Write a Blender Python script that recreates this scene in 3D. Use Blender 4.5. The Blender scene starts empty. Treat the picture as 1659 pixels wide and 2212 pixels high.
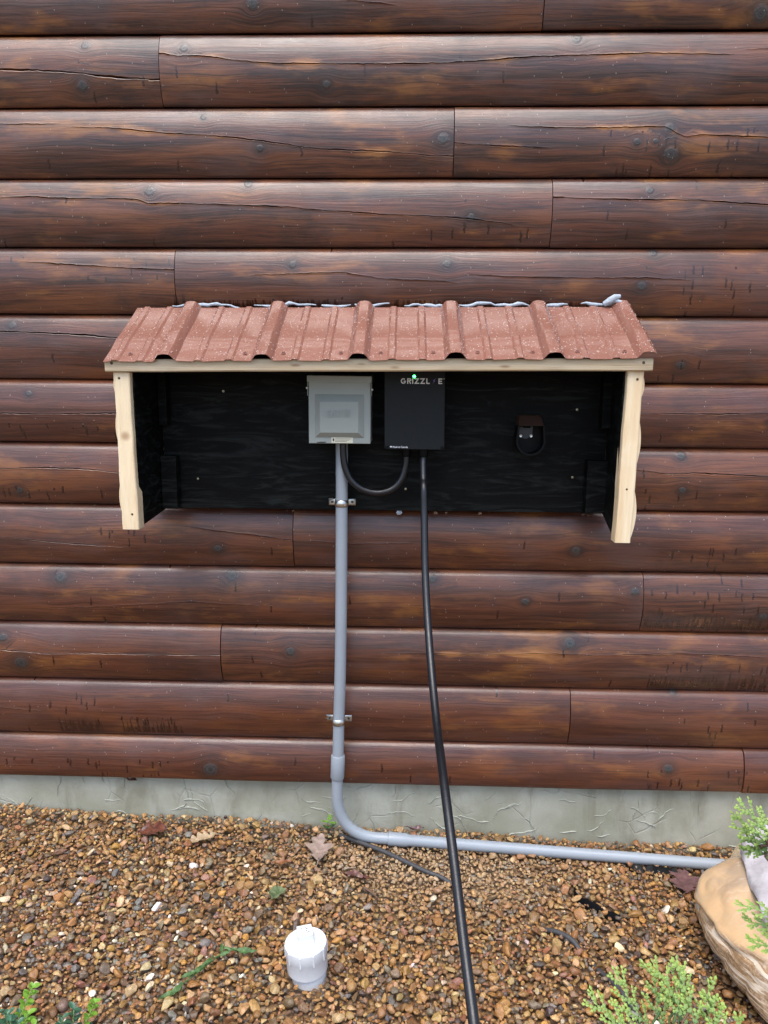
import bpy, bmesh, math, random
import numpy as np
from mathutils import Vector, Matrix
sc = bpy.context.scene
COL = sc.collection
rad = math.radians

# ---------------------------------------------------------------- camera
CAM_AXES = [[0.999394, 0.034168, 0.006709], [-0.012489, 0.1719, 0.985035], [0.032504, -0.984522, 0.172223]]
CAM_POS = [0.0, -2.1891, 1.0883]
cd = bpy.data.cameras.new('camera'); cam = bpy.data.objects.new('camera', cd); COL.objects.link(cam)
cd.sensor_fit = 'HORIZONTAL'; cd.sensor_width = 36.0; cd.lens = 36.0 * 1662 / 1659
cd.clip_start = 0.05; cd.clip_end = 400
m = Matrix.Identity(4)
for j in range(3):
    for i in range(3): m[i][j] = CAM_AXES[j][i]
    m[j][3] = CAM_POS[j]
cam.matrix_world = m
sc.camera = cam

# ---------------------------------------------------------------- sky, sun, exposure
SUN_ELEV, SUN_AZ = 68.0, 195.0          # degrees; azimuth clockwise from +Y
w = bpy.data.worlds.new('World'); sc.world = w; w.use_nodes = True
nt = w.node_tree; bg = nt.nodes['Background']
sky = nt.nodes.new('ShaderNodeTexSky'); sky.sky_type = 'NISHITA'; sky.sun_disc = False
sky.sun_elevation = rad(SUN_ELEV); sky.sun_rotation = rad(SUN_AZ)
sky.air_density = 1.0; sky.dust_density = 3.0; sky.ozone_density = 2.5
nt.links.new(sky.outputs[0], bg.inputs[0]); bg.inputs[1].default_value = 0.15
sl = bpy.data.lights.new('sun', 'SUN'); so = bpy.data.objects.new('sun', sl); COL.objects.link(so)
sl.energy = 1.3; sl.angle = rad(45); sl.color = (1.0, 0.97, 0.93)
d = Vector((math.sin(rad(SUN_AZ)) * math.cos(rad(SUN_ELEV)), math.cos(rad(SUN_AZ)) * math.cos(rad(SUN_ELEV)), math.sin(rad(SUN_ELEV))))
so.rotation_euler = d.to_track_quat('Z', 'Y').to_euler(); so.location = (0, -6, 8)
vs = sc.view_settings; vs.view_transform = 'Standard'; vs.look = 'None'; vs.gamma = 1.0; vs.use_curve_mapping = False
vs.exposure = 1.2
sc.display_settings.display_device = 'sRGB'

# ---------------------------------------------------------------- measured positions (metres; wall plane y = 0)
CRACKS = {1: [([[-0.1871, 2.0453], [-0.1156, 2.0393], [-0.0442, 2.0323]], 0.8, 0)], 2: [([[-1.1699, 1.8865], [-1.0954, 1.8838], [-0.9961, 1.8809], [-0.8912, 1.8747], [-0.836, 1.8677], [-0.7745, 1.8628], [-0.6712, 1.8577]], 1.7, 0.15), ([[-0.6635, 1.9204], [-0.6246, 1.9146], [-0.5513, 1.9141], [-0.4542, 1.9013], [-0.3692, 1.8941], [-0.2359, 1.8933], [-0.0789, 1.8913], [0.0771, 1.8926], [0.1846, 1.8985], [0.3033, 1.9077], [0.4217, 1.9103], [0.5161, 1.9108], [0.5983, 1.9135], [0.7158, 1.9106], [0.8212, 1.9088]], 1.1, 0.75), ([[0.8435, 1.9207], [0.8784, 1.9215], [0.9714, 1.9209]], 0.9, 0.2)], 3: [([[-0.9308, 1.7427], [-0.806, 1.7388], [-0.6571, 1.7245], [-0.5703, 1.7207], [-0.4591, 1.7112], [-0.3727, 1.7005], [-0.2619, 1.6853], [-0.1634, 1.6816], [-0.0775, 1.6779], [-0.0162, 1.6731], [0.045, 1.6672], [0.1025, 1.6659]], 1.15, 0.9), ([[-1.1597, 1.7133], [-1.1093, 1.7108], [-1.034, 1.7048], [-0.9714, 1.7], [-0.9438, 1.6987]], 0.7, 0.1), ([[0.2496, 1.7419], [0.31, 1.7383], [0.3943, 1.7357], [0.5144, 1.7342], [0.6218, 1.736], [0.6576, 1.7359], [0.6825, 1.7201], [0.707, 1.711], [0.7543, 1.7153], [0.8258, 1.7128], [0.9198, 1.7092], [0.9921, 1.7078]], 1.0, 0.9), ([[0.1127, 1.698], [0.1785, 1.6932], [0.2514, 1.6896], [0.3725, 1.6858]], 1.1, 0.6)], 4: [([[-1.1854, 1.5614], [-1.1213, 1.5626], [-1.0443, 1.5661], [-0.9809, 1.5625], [-0.9047, 1.56], [-0.7778, 1.5599], [-0.7401, 1.5563], [-0.7152, 1.5468], [-0.6394, 1.548], [-0.5261, 1.5456], [-0.4383, 1.542], [-0.3381, 1.5384], [-0.2383, 1.5289], [-0.1635, 1.5253], [-0.0764, 1.5182], [0.0105, 1.5159], [0.1343, 1.5088], [0.2458, 1.4959], [0.2953, 1.4876]], 1.0, 0.35), ([[0.3731, 1.5638], [0.4635, 1.5602], [0.5973, 1.5566], [0.7426, 1.5554], [0.8637, 1.5472], [0.9349, 1.5437], [1.0083, 1.5413]], 1.2, 0.5)], 5: [([[-1.0828, 1.3971], [-0.9797, 1.3912], [-0.8769, 1.3853], [-0.7487, 1.3782], [-0.6502, 1.3748]], 1.0, 0.3), ([[-0.4425, 1.3618], [-0.3662, 1.3632], [-0.2394, 1.3672], [-0.1888, 1.3685], [-0.1384, 1.3601], [-0.0753, 1.3518], [0.0128, 1.3484], [0.0756, 1.3473], [0.1259, 1.3426]], 0.7, 0.3), ([[0.1428, 1.3669], [0.2628, 1.3587], [0.4493, 1.3568], [0.6222, 1.3572], [0.758, 1.3503]], 0.8, 0.1)], 6: [([[-1.2288, 1.2101], [-1.1498, 1.208], [-1.0187, 1.2035], [-0.9089, 1.199], [-0.8179, 1.1907], [-0.6279, 1.1866]], 1.5, 0.1)], 7: [([[-1.2353, 0.981], [-1.1682, 0.9802], [-1.0612, 0.9785], [-0.8343, 0.983], [-0.6356, 0.9846]], 1.1, 0.3), ([[0.5947, 0.9948], [0.6418, 0.9926], [0.785, 0.9913], [0.9847, 0.998], [1.0612, 0.9986]], 1.1, 0.3)], 8: [([[-1.249, 0.8216], [-1.1809, 0.8223], [-1.0721, 0.8261], [-0.9318, 0.8236], [-0.83, 0.814], [-0.7359, 0.8137]], 1.2, 0.4), ([[0.6103, 0.8415], [0.6363, 0.8378], [0.7205, 0.827], [0.7971, 0.8304], [0.8484, 0.8284], [1.0008, 0.8223], [1.0784, 0.8218]], 1.2, 0.2)], 9: [([[-1.2519, 0.6264], [-1.1971, 0.6216], [-1.0261, 0.606], [-0.8143, 0.5938]], 0.9, 0.2), ([[-0.648, 0.6607], [-0.5618, 0.6482], [-0.4676, 0.6386], [-0.3371, 0.6226]], 1.0, 0.5), ([[-0.2981, 0.6217], [-0.164, 0.6141], [0.023, 0.6194]], 0.5, 0.2)], 10: [([[-1.0467, 0.4031], [-0.8648, 0.4176], [-0.7259, 0.4271], [-0.6429, 0.4342], [-0.5605, 0.4285], [-0.437, 0.4249]], 0.5, 0.5)], 11: [([[-1.296, 0.2743], [-1.2252, 0.2727], [-1.1547, 0.2697], [-1.0844, 0.2638], [-0.9432, 0.268], [-0.8028, 0.2678], [-0.5584, 0.2711]], 1.0, 0.6), ([[-0.0818, 0.2846], [0.096, 0.2852], [0.2321, 0.285], [0.3674, 0.2919], [0.462, 0.2923], [0.5564, 0.2899], [0.6769, 0.2951], [0.797, 0.3002], [0.9172, 0.2969], [1.0492, 0.291], [1.1302, 0.2897]], 0.8, 0.8)], 12: [([[-1.2828, 0.0939], [-1.2398, 0.0919], [-1.1116, 0.0797]], 0.7, 0.3)]}
KNOTS = [[1, -0.4207, 2.0364, 0.0185], [1, 0.8789, 2.0066, 0.0265], [2, -0.8684, 1.944, 0.0132], [2, -0.8795, 1.8442, 0.0172], [2, -0.6043, 1.9345, 0.0146], [2, -0.2313, 1.8442, 0.0132], [2, 0.4172, 1.9529, 0.0159], [3, -0.56, 1.7677, 0.0106], [3, -0.4089, 1.6868, 0.0119], [3, 0.0784, 1.7084, 0.0185], [3, 0.6673, 1.7336, 0.0172], [3, 0.5835, 1.6989, 0.0119], [3, 0.6313, 1.701, 0.0079], [3, 0.6741, 1.6703, 0.0238], [4, -0.7112, 1.5788, 0.0172], [4, -0.4444, 1.602, 0.0159], [4, 0.1565, 1.5135, 0.0119], [4, 0.6272, 1.5809, 0.0132], [5, -0.3252, 1.39, 0.0132], [5, 0.0947, 1.3921, 0.0146], [5, 0.6486, 1.4241, 0.0132], [5, 0.6188, 1.3343, 0.0159], [8, 0.7616, 0.8782, 0.0185], [8, 0.7675, 0.7803, 0.0132], [8, -1.1315, 0.7581, 0.0132], [7, -1.0836, 1.0369, 0.0106], [9, -0.5554, 0.5934, 0.0146], [9, 0.479, 0.6028, 0.0159], [10, -1.0291, 0.4998, 0.0225], [10, -0.517, 0.5107, 0.0238], [10, 0.0715, 0.5116, 0.0159], [10, 0.3411, 0.4493, 0.0132], [10, 0.6558, 0.4837, 0.0146], [10, 1.0261, 0.4153, 0.0146], [11, -1.215, 0.3122, 0.0159], [11, -1.1645, 0.2329, 0.0265], [11, -0.3474, 0.2838, 0.0172], [11, 0.4767, 0.3224, 0.0212], [12, 0.7926, 0.1742, 0.0106], [12, -1.1664, -0.0795, 0.0119], [13, -0.5982, -0.0991, 0.0291], [13, 0.7876, -0.0642, 0.0172]]
JOINTS = {1: 0.3291, 2: -0.6709, 3: 0.1063, 4: 0.3711, 5: -0.651, 9: -0.3346, 10: 0.6802, 11: -0.5563, 12: 0.4877, 13: 1.0122}
DRIPS = [[5, -0.662, 1.265, -0.599, 1.305, 0.8], [5, -0.585, 1.262, -0.189, 1.287, 1.0], [5, -0.056, 1.265, 0.554, 1.288, 1.0], [12, -1.063, 0.012, -0.93, 0.051, 1.0], [12, -0.877, 0.014, -0.68, 0.055, 1.0], [13, -0.942, -0.122, -0.699, -0.082, 1.0], [10, 0.685, 0.375, 1.042, 0.476, 0.9], [11, 0.706, 0.186, 1.059, 0.266, 0.9], [12, 0.812, 0.008, 1.075, 0.087, 0.7], [13, 0.728, -0.132, 1.088, -0.081, 0.9], [7, -1.172, 0.902, -0.832, 0.938, 0.5], [8, -1.186, 0.718, -0.849, 0.757, 0.7], [7, 0.654, 0.9, 0.792, 0.954, 0.6], [8, 0.659, 0.719, 0.818, 0.779, 0.7], [9, -0.949, 0.585, -0.746, 0.637, 0.5], [9, 0.749, 0.549, 1.026, 0.607, 0.7], [6, 0.649, 1.081, 0.803, 1.137, 0.6], [4, -0.831, 1.445, -0.644, 1.511, 0.35], [4, 0.035, 1.44, 0.322, 1.546, 0.4], [3, 0.491, 1.615, 0.928, 1.718, 0.35], [5, -1.134, 1.354, -0.647, 1.402, 0.3], [5, 0.731, 1.261, 0.888, 1.381, 0.6], [12, -1.151, 0.071, -0.912, 0.133, 0.5], [13, -1.254, -0.111, -0.944, -0.082, 0.45]]
CABLE = [[0.037, -0.1498, 0.8653], [0.0386, -0.1624, 0.7926], [0.0406, -0.18, 0.7208], [0.0448, -0.2462, 0.5739], [0.0556, -0.3533, 0.4239], [0.0689, -0.5049, 0.3098], [0.0817, -0.7087, 0.2456], [0.0965, -0.8549, 0.1618], [0.1072, -0.9678, 0.095], [0.1187, -1.0702, 0.0299], [0.13, -1.1544, -0.047]]
LOOP = [[-0.1807, -0.112, 0.9217], [-0.1802, -0.112, 0.8778], [-0.1746, -0.112, 0.8438], [-0.1595, -0.112, 0.8123], [-0.1291, -0.112, 0.7871], [-0.0885, -0.112, 0.7774], [-0.0494, -0.112, 0.7868], [-0.0232, -0.112, 0.8125], [-0.011, -0.112, 0.8481], [-0.0088, -0.112, 0.8796], [-0.0091, -0.112, 0.8984]]
RIBS = [-0.6093, -0.3671, -0.1281, 0.1089, 0.3484, 0.5747]
RIBS_TOP = [-0.5968, -0.3596, -0.1241, 0.1108, 0.344, 0.5829]
ROOF_CORNERS = [[-0.7635, -0.27, 1.1282], [0.5999, -0.27, 1.144], [-0.7507, -0.04, 1.2718], [0.5869, -0.04, 1.2792]]
PANEL_SCREWS = [[-0.5184, -0.045, 1.0479], [0.4565, -0.045, 1.0049], [-0.5983, -0.045, 0.8024], [-0.0106, -0.045, 0.7801], [0.4529, -0.045, 0.8181]]
P_LEAF_RED = [-0.7642, -0.0852, -0.2845]
P_LEAF_PALE = [-0.6023, -0.1091, -0.2903]
P_LEAF_OAK = [-0.2539, -0.1385, -0.3029]
P_LEAF_PURPLE = [0.8004, -0.1763, -0.3408]
P_LEAF_GREEN = [-0.3425, -0.3403, -0.2997]
P_WEED = [-0.4647, -0.6044, -0.2953]
P_SPROUT = [-0.2373, 0.0176, -0.3035]
P_CURL = [-0.1345, -0.2436, -0.3072]
P_RED2 = [-0.352, -0.1916, -0.2993]
DRIP_TUBE = [[-0.199, -0.0345, -0.3008], [-0.1322, -0.0755, -0.3032], [-0.0609, -0.1144, -0.3058], [0.008, -0.1585, -0.3083], [0.0613, -0.1896, -0.3102], [0.1135, -0.2095, -0.3121], [0.1755, -0.2599, -0.3143], [0.2348, -0.306, -0.3165], [0.2926, -0.3429, -0.3185], [0.355, -0.3744, -0.3208], [0.3925, -0.4002, -0.3221], [0.4274, -0.4337, -0.3234], [0.4506, -0.4716, -0.3242], [0.4741, -0.5081, -0.3251], [0.5026, -0.5712, -0.3261], [0.529, -0.6498, -0.327]]
SCRAP = [[0.488, -0.218, -0.3176], [0.4711, -0.2493, -0.317], [0.492, -0.2819, -0.3177], [0.5321, -0.3136, -0.3192], [0.573, -0.346, -0.3206]]
SCRAP2 = [[0.6654, -0.1025, -0.33], [0.6995, -0.1253, -0.3312], [0.739, -0.1279, -0.3326], [0.7991, -0.1286, -0.3348]]
PIPE_RUN = [[-0.1061, -0.039, -0.2922], [-0.0489, -0.0549, -0.2942], [0.0777, -0.0565, -0.2988], [0.1757, -0.0609, -0.3023], [0.5903, -0.0731, -0.3173], [0.9757, -0.0872, -0.3311]]
FROND_LOW = [[[0.4477, -1.0, -0.0502], [0.3795, -0.94, 0.0295]], [[0.456, -1.02, -0.0304], [0.435, -0.96, 0.0581]], [[0.4748, -1.03, -0.0108], [0.4805, -0.97, 0.0821]], [[0.4826, -1.05, -0.0001], [0.4349, -0.99, 0.0927]], [[0.4903, -1.05, 0.0002], [0.4812, -0.99, 0.0898]], [[0.4232, -1.03, -0.0587], [0.3347, -0.97, 0.004]], [[0.439, -1.05, -0.038], [0.3599, -0.99, -0.021]], [[0.5223, -1.05, -0.0165], [0.5276, -0.99, 0.0549]], [[0.5296, -1.07, -0.0142], [0.5248, -1.01, 0.0453]], [[0.5629, -1.05, -0.0419], [0.5926, -0.99, -0.0073]], [[0.4505, -1.1, -0.0046], [0.3905, -1.04, 0.0405]], [[0.4727, -1.1, -0.0037], [0.4432, -1.04, 0.0604]]]
FROND_HIGH = [[[0.6993, -0.87, 0.2191], [0.6259, -0.84, 0.3142]], [[0.7099, -0.85, 0.2059], [0.6242, -0.82, 0.2784]], [[0.7032, -0.85, 0.1865], [0.6475, -0.82, 0.2395]], [[0.6868, -0.85, 0.2244], [0.6522, -0.82, 0.1957]], [[0.706, -0.87, 0.2381], [0.6645, -0.84, 0.284]], [[0.6987, -0.91, 0.1158], [0.6185, -0.88, 0.1255]], [[0.7014, -0.91, 0.0874], [0.6399, -0.88, 0.0953]], [[0.694, -0.93, 0.0655], [0.6406, -0.9, 0.0677]]]
BOX_STEMS = [[[-0.8409, -0.8, -0.3189], [-0.8479, -0.78, -0.261]], [[-0.8579, -0.8, -0.3424], [-0.7865, -0.78, -0.1922]], [[-0.8205, -0.83, -0.3219], [-0.7842, -0.81, -0.2283]], [[-0.7696, -0.85, -0.2996], [-0.7602, -0.83, -0.2362]], [[-0.7076, -0.82, -0.3274], [-0.6446, -0.8, -0.2045]], [[-0.6973, -0.84, -0.3067], [-0.6801, -0.82, -0.204]], [[-0.8744, -0.82, -0.3117], [-0.8591, -0.8, -0.235]]]
random.seed(7); RNG = np.random.default_rng(11)
H = 0.18                                  # height of one log course

# ---------------------------------------------------------------- helpers
def noise1(x, seed=0.0):
    return (math.sin(x * 1.0 + seed * 5.1) + .6 * math.sin(x * 2.17 + seed * 3.3 + 1) + .4 * math.sin(x * 4.6 + seed * 7.7 + 2)) / 2.0

def link(o, parent=None):
    COL.objects.link(o)
    if parent is not None:
        o.parent = parent
        o.location = (0, 0, 0) if parent.parent is not None else -parent.location   # vertices are in world space
    return o

def thing(name, label, cat, loc=(0, 0, 0), group=None):
    o = bpy.data.objects.new(name, None); COL.objects.link(o)
    o.empty_display_size = .02; o.location = loc; o['label'] = label; o['category'] = cat
    if group: o['group'] = group
    return o

def tag(o, label, cat, group=None):
    o['label'] = label; o['category'] = cat
    if group: o['group'] = group
    return o

class MB:
    """collects shapes into one mesh"""
    def __init__(s): s.v = []; s.f = []
    def add(s, vs, fs):
        b = len(s.v); s.v += [tuple(x) for x in vs]; s.f += [tuple(i + b for i in f) for f in fs]; return s
    def box(s, a, b):
        (x0, y0, z0), (x1, y1, z1) = a, b
        return s.add([(x0, y0, z0), (x1, y0, z0), (x1, y1, z0), (x0, y1, z0), (x0, y0, z1), (x1, y0, z1), (x1, y1, z1), (x0, y1, z1)],
                     [(3, 2, 1, 0), (4, 5, 6, 7), (0, 1, 5, 4), (1, 2, 6, 5), (2, 3, 7, 6), (3, 0, 4, 7)])
    def tube(s, pts, r, n=16, cap=True):
        pts = [Vector(p) for p in pts]; rs = r if hasattr(r, '__len__') else [r] * len(pts)
        t0 = (pts[1] - pts[0]).normalized()
        nrm = t0.orthogonal().normalized(); vs = []
        for i, p in enumerate(pts):
            t = (pts[min(i + 1, len(pts) - 1)] - pts[max(i - 1, 0)]).normalized()
            nrm = (nrm - t * nrm.dot(t)).normalized(); bn = t.cross(nrm)
            for k in range(n):
                a = 2 * math.pi * k / n
                vs.append(p + (nrm * math.cos(a) + bn * math.sin(a)) * rs[i])
        fs = [(i * n + k, i * n + (k + 1) % n, (i + 1) * n + (k + 1) % n, (i + 1) * n + k) for i in range(len(pts) - 1) for k in range(n)]
        if cap: fs += [tuple(range(n - 1, -1, -1)), tuple((len(pts) - 1) * n + k for k in range(n))]
        return s.add(vs, fs)
    def lathe(s, prof, c, n=32, tilt=None, cap=True):
        vs = [Vector((r * math.cos(2 * math.pi * k / n), r * math.sin(2 * math.pi * k / n), z)) for r, z in prof for k in range(n)]
        if tilt is not None: vs = [tilt @ v for v in vs]
        vs = [v + Vector(c) for v in vs]; m_ = len(prof)
        fs = [(i * n + k, i * n + (k + 1) % n, (i + 1) * n + (k + 1) % n, (i + 1) * n + k) for i in range(m_ - 1) for k in range(n)]
        if cap: fs += [tuple(range(n - 1, -1, -1)), tuple((m_ - 1) * n + k for k in range(n))]
        return s.add(vs, fs)
    def prism(s, poly, y0, y1):
        """outline in x,z pushed from y0 (back) to y1 (front)"""
        n = len(poly)
        vs = [(x, y0, z) for x, z in poly] + [(x, y1, z) for x, z in poly]
        fs = [tuple(range(n)), tuple(range(2 * n - 1, n - 1, -1))] + [(k, k + n, (k + 1) % n + n, (k + 1) % n) for k in range(n)]
        return s.add(vs, fs)
    def obj(s, name, mat, parent=None, bevel=0, seg=2, smooth=None, fix=True):
        me = bpy.data.meshes.new(name); me.from_pydata(s.v, [], s.f)
        if fix or bevel:
            bm = bmesh.new(); bm.from_mesh(me)
            if fix: bmesh.ops.recalc_face_normals(bm, faces=bm.faces)
            if bevel:
                es = [e for e in bm.edges if len(e.link_faces) == 2 and e.calc_face_angle(0) > .5]
                bmesh.ops.bevel(bm, geom=es, offset=bevel, segments=seg, profile=.6, affect='EDGES', clamp_overlap=True)
            bm.to_mesh(me); bm.free()
        if smooth is not None:
            me.shade_smooth(); me.set_sharp_from_angle(angle=rad(smooth))
        me.materials.append(mat); me.update()
        return link(bpy.data.objects.new(name, me), parent)

def catmull(P, n=8):
    P = [Vector(p) for p in P]; out = []
    for i in range(len(P) - 1):
        a, b, c, d_ = P[max(i - 1, 0)], P[i], P[i + 1], P[min(i + 2, len(P) - 1)]
        for k in range(n):
            t = k / n
            out.append(.5 * ((2 * b) + (c - a) * t + (2 * a - 5 * b + 4 * c - d_) * t * t + (3 * b - a - 3 * c + d_) * t ** 3))
    return out + [P[-1]]

def attr(me, name, kind, data):
    a = me.attributes.new(name, kind, 'POINT')
    a.data.foreach_set('vector' if kind == 'FLOAT_VECTOR' else ('color' if kind == 'FLOAT_COLOR' else 'value'), np.asarray(data, dtype=np.float32).ravel())

class NT:
    """small wrapper for building node materials"""
    def __init__(s, name):
        s.m = bpy.data.materials.new(name); s.m.use_nodes = True; s.t = s.m.node_tree
        s.b = s.t.nodes['Principled BSDF']
    def n(s, kind, ins=None, **props):
        nd = s.t.nodes.new('ShaderNode' + kind)
        for k, v in props.items(): setattr(nd, k, v)
        for k, v in (ins or {}).items(): s.put(nd.inputs[k], v)
        return nd
    def put(s, sock, v):
        if isinstance(v, bpy.types.NodeSocket): s.t.links.new(v, sock)
        elif sock.type == 'RGBA' and len(v) == 3: sock.default_value = (*v, 1)
        else: sock.default_value = v
    def set(s, **kw):
        for k, v in kw.items(): s.put(s.b.inputs[k.replace('_', ' ')], v)
        return s
    def math(s, op, a, b=0.0, c=0.0, clamp=False):
        nd = s.n('Math', operation=op, use_clamp=clamp)
        for i, v in enumerate((a, b, c)): s.put(nd.inputs[i], v)
        return nd.outputs[0]
    def mix(s, f, a, b, mode='MIX'):
        nd = s.n('Mix', data_type='RGBA', blend_type=mode)
        s.put(nd.inputs[0], f); s.put(nd.inputs[6], a); s.put(nd.inputs[7], b); return nd.outputs[2]
    def step(s, x, a, b, lo=0.0, hi=1.0):
        nd = s.n('MapRange', interpolation_type='SMOOTHSTEP')
        for k, v in zip(('Value', 'From Min', 'From Max', 'To Min', 'To Max'), (x, a, b, lo, hi)): s.put(nd.inputs[k], v)
        return nd.outputs[0]
    def noise(s, vec, scale, detail=3.0, rough=.55, dist=0.0):
        nd = s.n('TexNoise', {'Scale': scale, 'Detail': detail, 'Roughness': rough, 'Distortion': dist})
        if vec is not None: s.put(nd.inputs['Vector'], vec)
        return nd.outputs[0]
    def xyz(s, x, y, z):
        nd = s.n('CombineXYZ'); 
        for i, v in enumerate((x, y, z)): s.put(nd.inputs[i], v)
        return nd.outputs[0]
    def sep(s, v):
        nd = s.n('SeparateXYZ', {0: v}); return nd.outputs
    def scale(s, v, x, y, z):
        nd = s.n('Mapping', {'Vector': v, 'Scale': (x, y, z)}); return nd.outputs[0]
    def pos(s): return s.n('NewGeometry').outputs['Position']
    def attr(s, name, out='Fac'): return s.n('Attribute', attribute_name=name).outputs[out]
    def bump(s, h, dist, strength=1.0, prev=None):
        nd = s.n('Bump', {'Height': h, 'Distance': dist, 'Strength': strength})
        if prev is not None: s.put(nd.inputs['Normal'], prev)
        s.put(s.b.inputs['Normal'], nd.outputs[0]); return nd.outputs[0]

# ---------------------------------------------------------------- materials
def mat_simple(name, col, rough=.5, metal=0.0, var=.15, scale=30, bump=0.0, bscale=200, spec=.5):
    q = NT(name); p = q.pos(); f = q.noise(p, scale, 4)
    c = q.mix(f, tuple(x * (1 - var) for x in col), tuple(min(1, x * (1 + var)) for x in col))
    q.set(Base_Color=c, Roughness=q.step(q.noise(p, scale * 1.7, 3), .2, .8, max(.05, rough - .07), rough + .08), Metallic=metal, Specular_IOR_Level=spec)
    if bump: q.bump(q.noise(p, bscale, 4), bump)
    return q.m

def mat_log():
    q = NT('stained_log_wood')
    x, s, seed = q.sep(q.attr('wp', 'Vector'))
    kx, kz, kval = q.sep(q.attr('kv', 'Vector')); R = q.attr('kr'); wear = q.attr('wear'); drip = q.attr('drip'); tone = q.attr('tone')
    d2 = q.math('ADD', q.math('MULTIPLY', kx, kx), q.math('MULTIPLY', q.math('MULTIPLY', kz, kz), 1.25))
    dk = q.math('SQRT', d2)
    R2 = q.math('MULTIPLY', R, R)
    bend = q.math('DIVIDE', q.math('MULTIPLY', kz, q.math('MULTIPLY', R2, 1.6)), q.math('ADD', d2, q.math('MULTIPLY', R2, .35)))
    wob = q.math('MULTIPLY', q.math('SUBTRACT', q.noise(q.xyz(q.math('MULTIPLY', x, 3.2), q.math('MULTIPLY', s, 9.0), seed), 1.0, 2), .5), .035)
    s2 = q.math('ADD', q.math('SUBTRACT', s, q.math('MULTIPLY', bend, kval)), wob)
    gv = q.xyz(x, s2, seed)
    fine = q.noise(q.scale(gv, 5, 230, 3), 1.0, 4, .7)
    mid = q.noise(q.scale(gv, 2.6, 70, 3), 1.0, 4, .6)
    broad = q.noise(q.scale(gv, 2.2, 14, 3), 1.0, 4, .6)
    blot = q.noise(q.scale(q.xyz(x, s, seed), 5.5, 8, 5), 1.0, 5, .62)
    blot2 = q.noise(q.scale(q.xyz(x, s, seed), 3.0, 7, 9), 1.3, 4, .6)
    c = q.mix(q.step(mid, .33, .68), (.0225, .0082, .0050), (.102, .0325, .0160))
    c = q.mix(q.step(broad, .44, .70, 0, .8), c, (.185, .062, .0205))
    c = q.mix(q.step(blot, .50, .67, 0, .68), c, (.0220, .0112, .0088))                 # dark weathering
    c = q.mix(q.step(blot2, .50, .68, 0, .6), c, (.092, .052, .046))                  # greyed film
    amb = q.noise(q.scale(q.xyz(x, s, seed), 4.2, 13, 4), 1.0, 4, .6)
    c = q.mix(q.step(amb, .55, .72, 0, .7), c, (.275, .108, .024))                    # amber, thin stain
    c = q.mix(q.math('MULTIPLY', q.step(fine, .50, .66), .62), c, (.012, .0052, .004))
    c = q.mix(q.step(fine, .50, .34, 0, .28), c, (.165, .070, .036))
    wn = q.step(q.math('ADD', wear, q.math('MULTIPLY', q.math('SUBTRACT', q.noise(q.scale(gv, 9, 55, 4), 1, 4, .65), .5), 1.5)), .22, .85, 0, .8)
    c = q.mix(wn, c, (.38, .165, .048))                                               # worn, raw wood beside checks
    c = q.mix(q.math('MULTIPLY', tone, .9), c, q.mix(.45, c, (.115, .030, .0135)))
    # knots
    dn = q.math('MULTIPLY', dk, q.math('ADD', .55, q.math('MULTIPLY', q.noise(q.scale(q.xyz(x, s, seed), 75, 75, 1), 1, 4, .7), .9)))
    rr = q.math('DIVIDE', dn, R)
    halo = q.math('MULTIPLY', q.step(rr, 2.6, .8, 0, .5), kval)
    c = q.mix(halo, c, (.016, .0135, .013))
    core = q.math('MULTIPLY', q.step(rr, .95, .45), kval)
    ring = q.math('MULTIPLY', q.math('ADD', q.math('SINE', q.math('MULTIPLY', rr, 21.0)), 1), .5)
    c = q.mix(core, c, q.mix(q.math('MULTIPLY', ring, .55), (.026, .023, .021), (.066, .062, .060)))
    c = q.mix(q.math('MULTIPLY', q.step(rr, .16, .05), kval), c, (.012, .01, .01))
    # run marks: short dark drips in cells, and a jagged damp band at the lip
    xd = q.math('ADD', q.math('MULTIPLY', x, 125), q.math('MULTIPLY', q.noise(q.scale(q.xyz(x, s, seed), 60, 90, 1), 1, 2), 1.3))
    col_ = q.math('FLOOR', xd)
    hsh = q.n('TexWhiteNoise', {'W': q.math('ADD', col_, q.math('MULTIPLY', seed, 17.3))}, noise_dimensions='1D').outputs[0]
    zc = q.math('ADD', q.math('MULTIPLY', s, 26), q.math('MULTIPLY', hsh, 9)); row = q.math('FLOOR', zc)
    hh = q.n('TexWhiteNoise', {'Vector': q.xyz(col_, row, seed)}, noise_dimensions='2D').outputs[0]
    on = q.math('LESS_THAN', hh, q.math('MULTIPLY', drip, .19))
    fz = q.math('FRACT', zc); fx = q.math('FRACT', xd)
    ins = q.math('MULTIPLY', q.math('MULTIPLY', q.step(fz, .02, .12), q.step(fz, .5, .95, 1, 0)), q.math('MULTIPLY', q.step(fx, .05, .25), q.step(fx, .7, .95, 1, 0)))
    mk = q.math('MULTIPLY', on, ins)
    jag = q.n('TexNoise', {'W': q.math('MULTIPLY', x, 95), 'Scale': 1.0, 'Detail': 3.0, 'Roughness': .7}, noise_dimensions='1D').outputs[0]
    band = q.math('LESS_THAN', s, q.math('MULTIPLY', q.math('MULTIPLY', q.math('SUBTRACT', jag, .33), .17), q.math('GREATER_THAN', drip, .78)))
    mk = q.math('MAXIMUM', mk, q.math('MULTIPLY', band, .85))
    c = q.mix(q.math('MULTIPLY', mk, .85), c, (.020, .0055, .0028))
    # pale flecks and specks
    vo = q.n('TexVoronoi', {'Vector': q.scale(q.xyz(x, s, seed), 42, 34, 1), 'Scale': 1.0, 'Randomness': 1.0}, voronoi_dimensions='2D')
    pick = q.n('TexWhiteNoise', {'Vector': vo.outputs['Position']}, noise_dimensions='2D').outputs[0]
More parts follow.
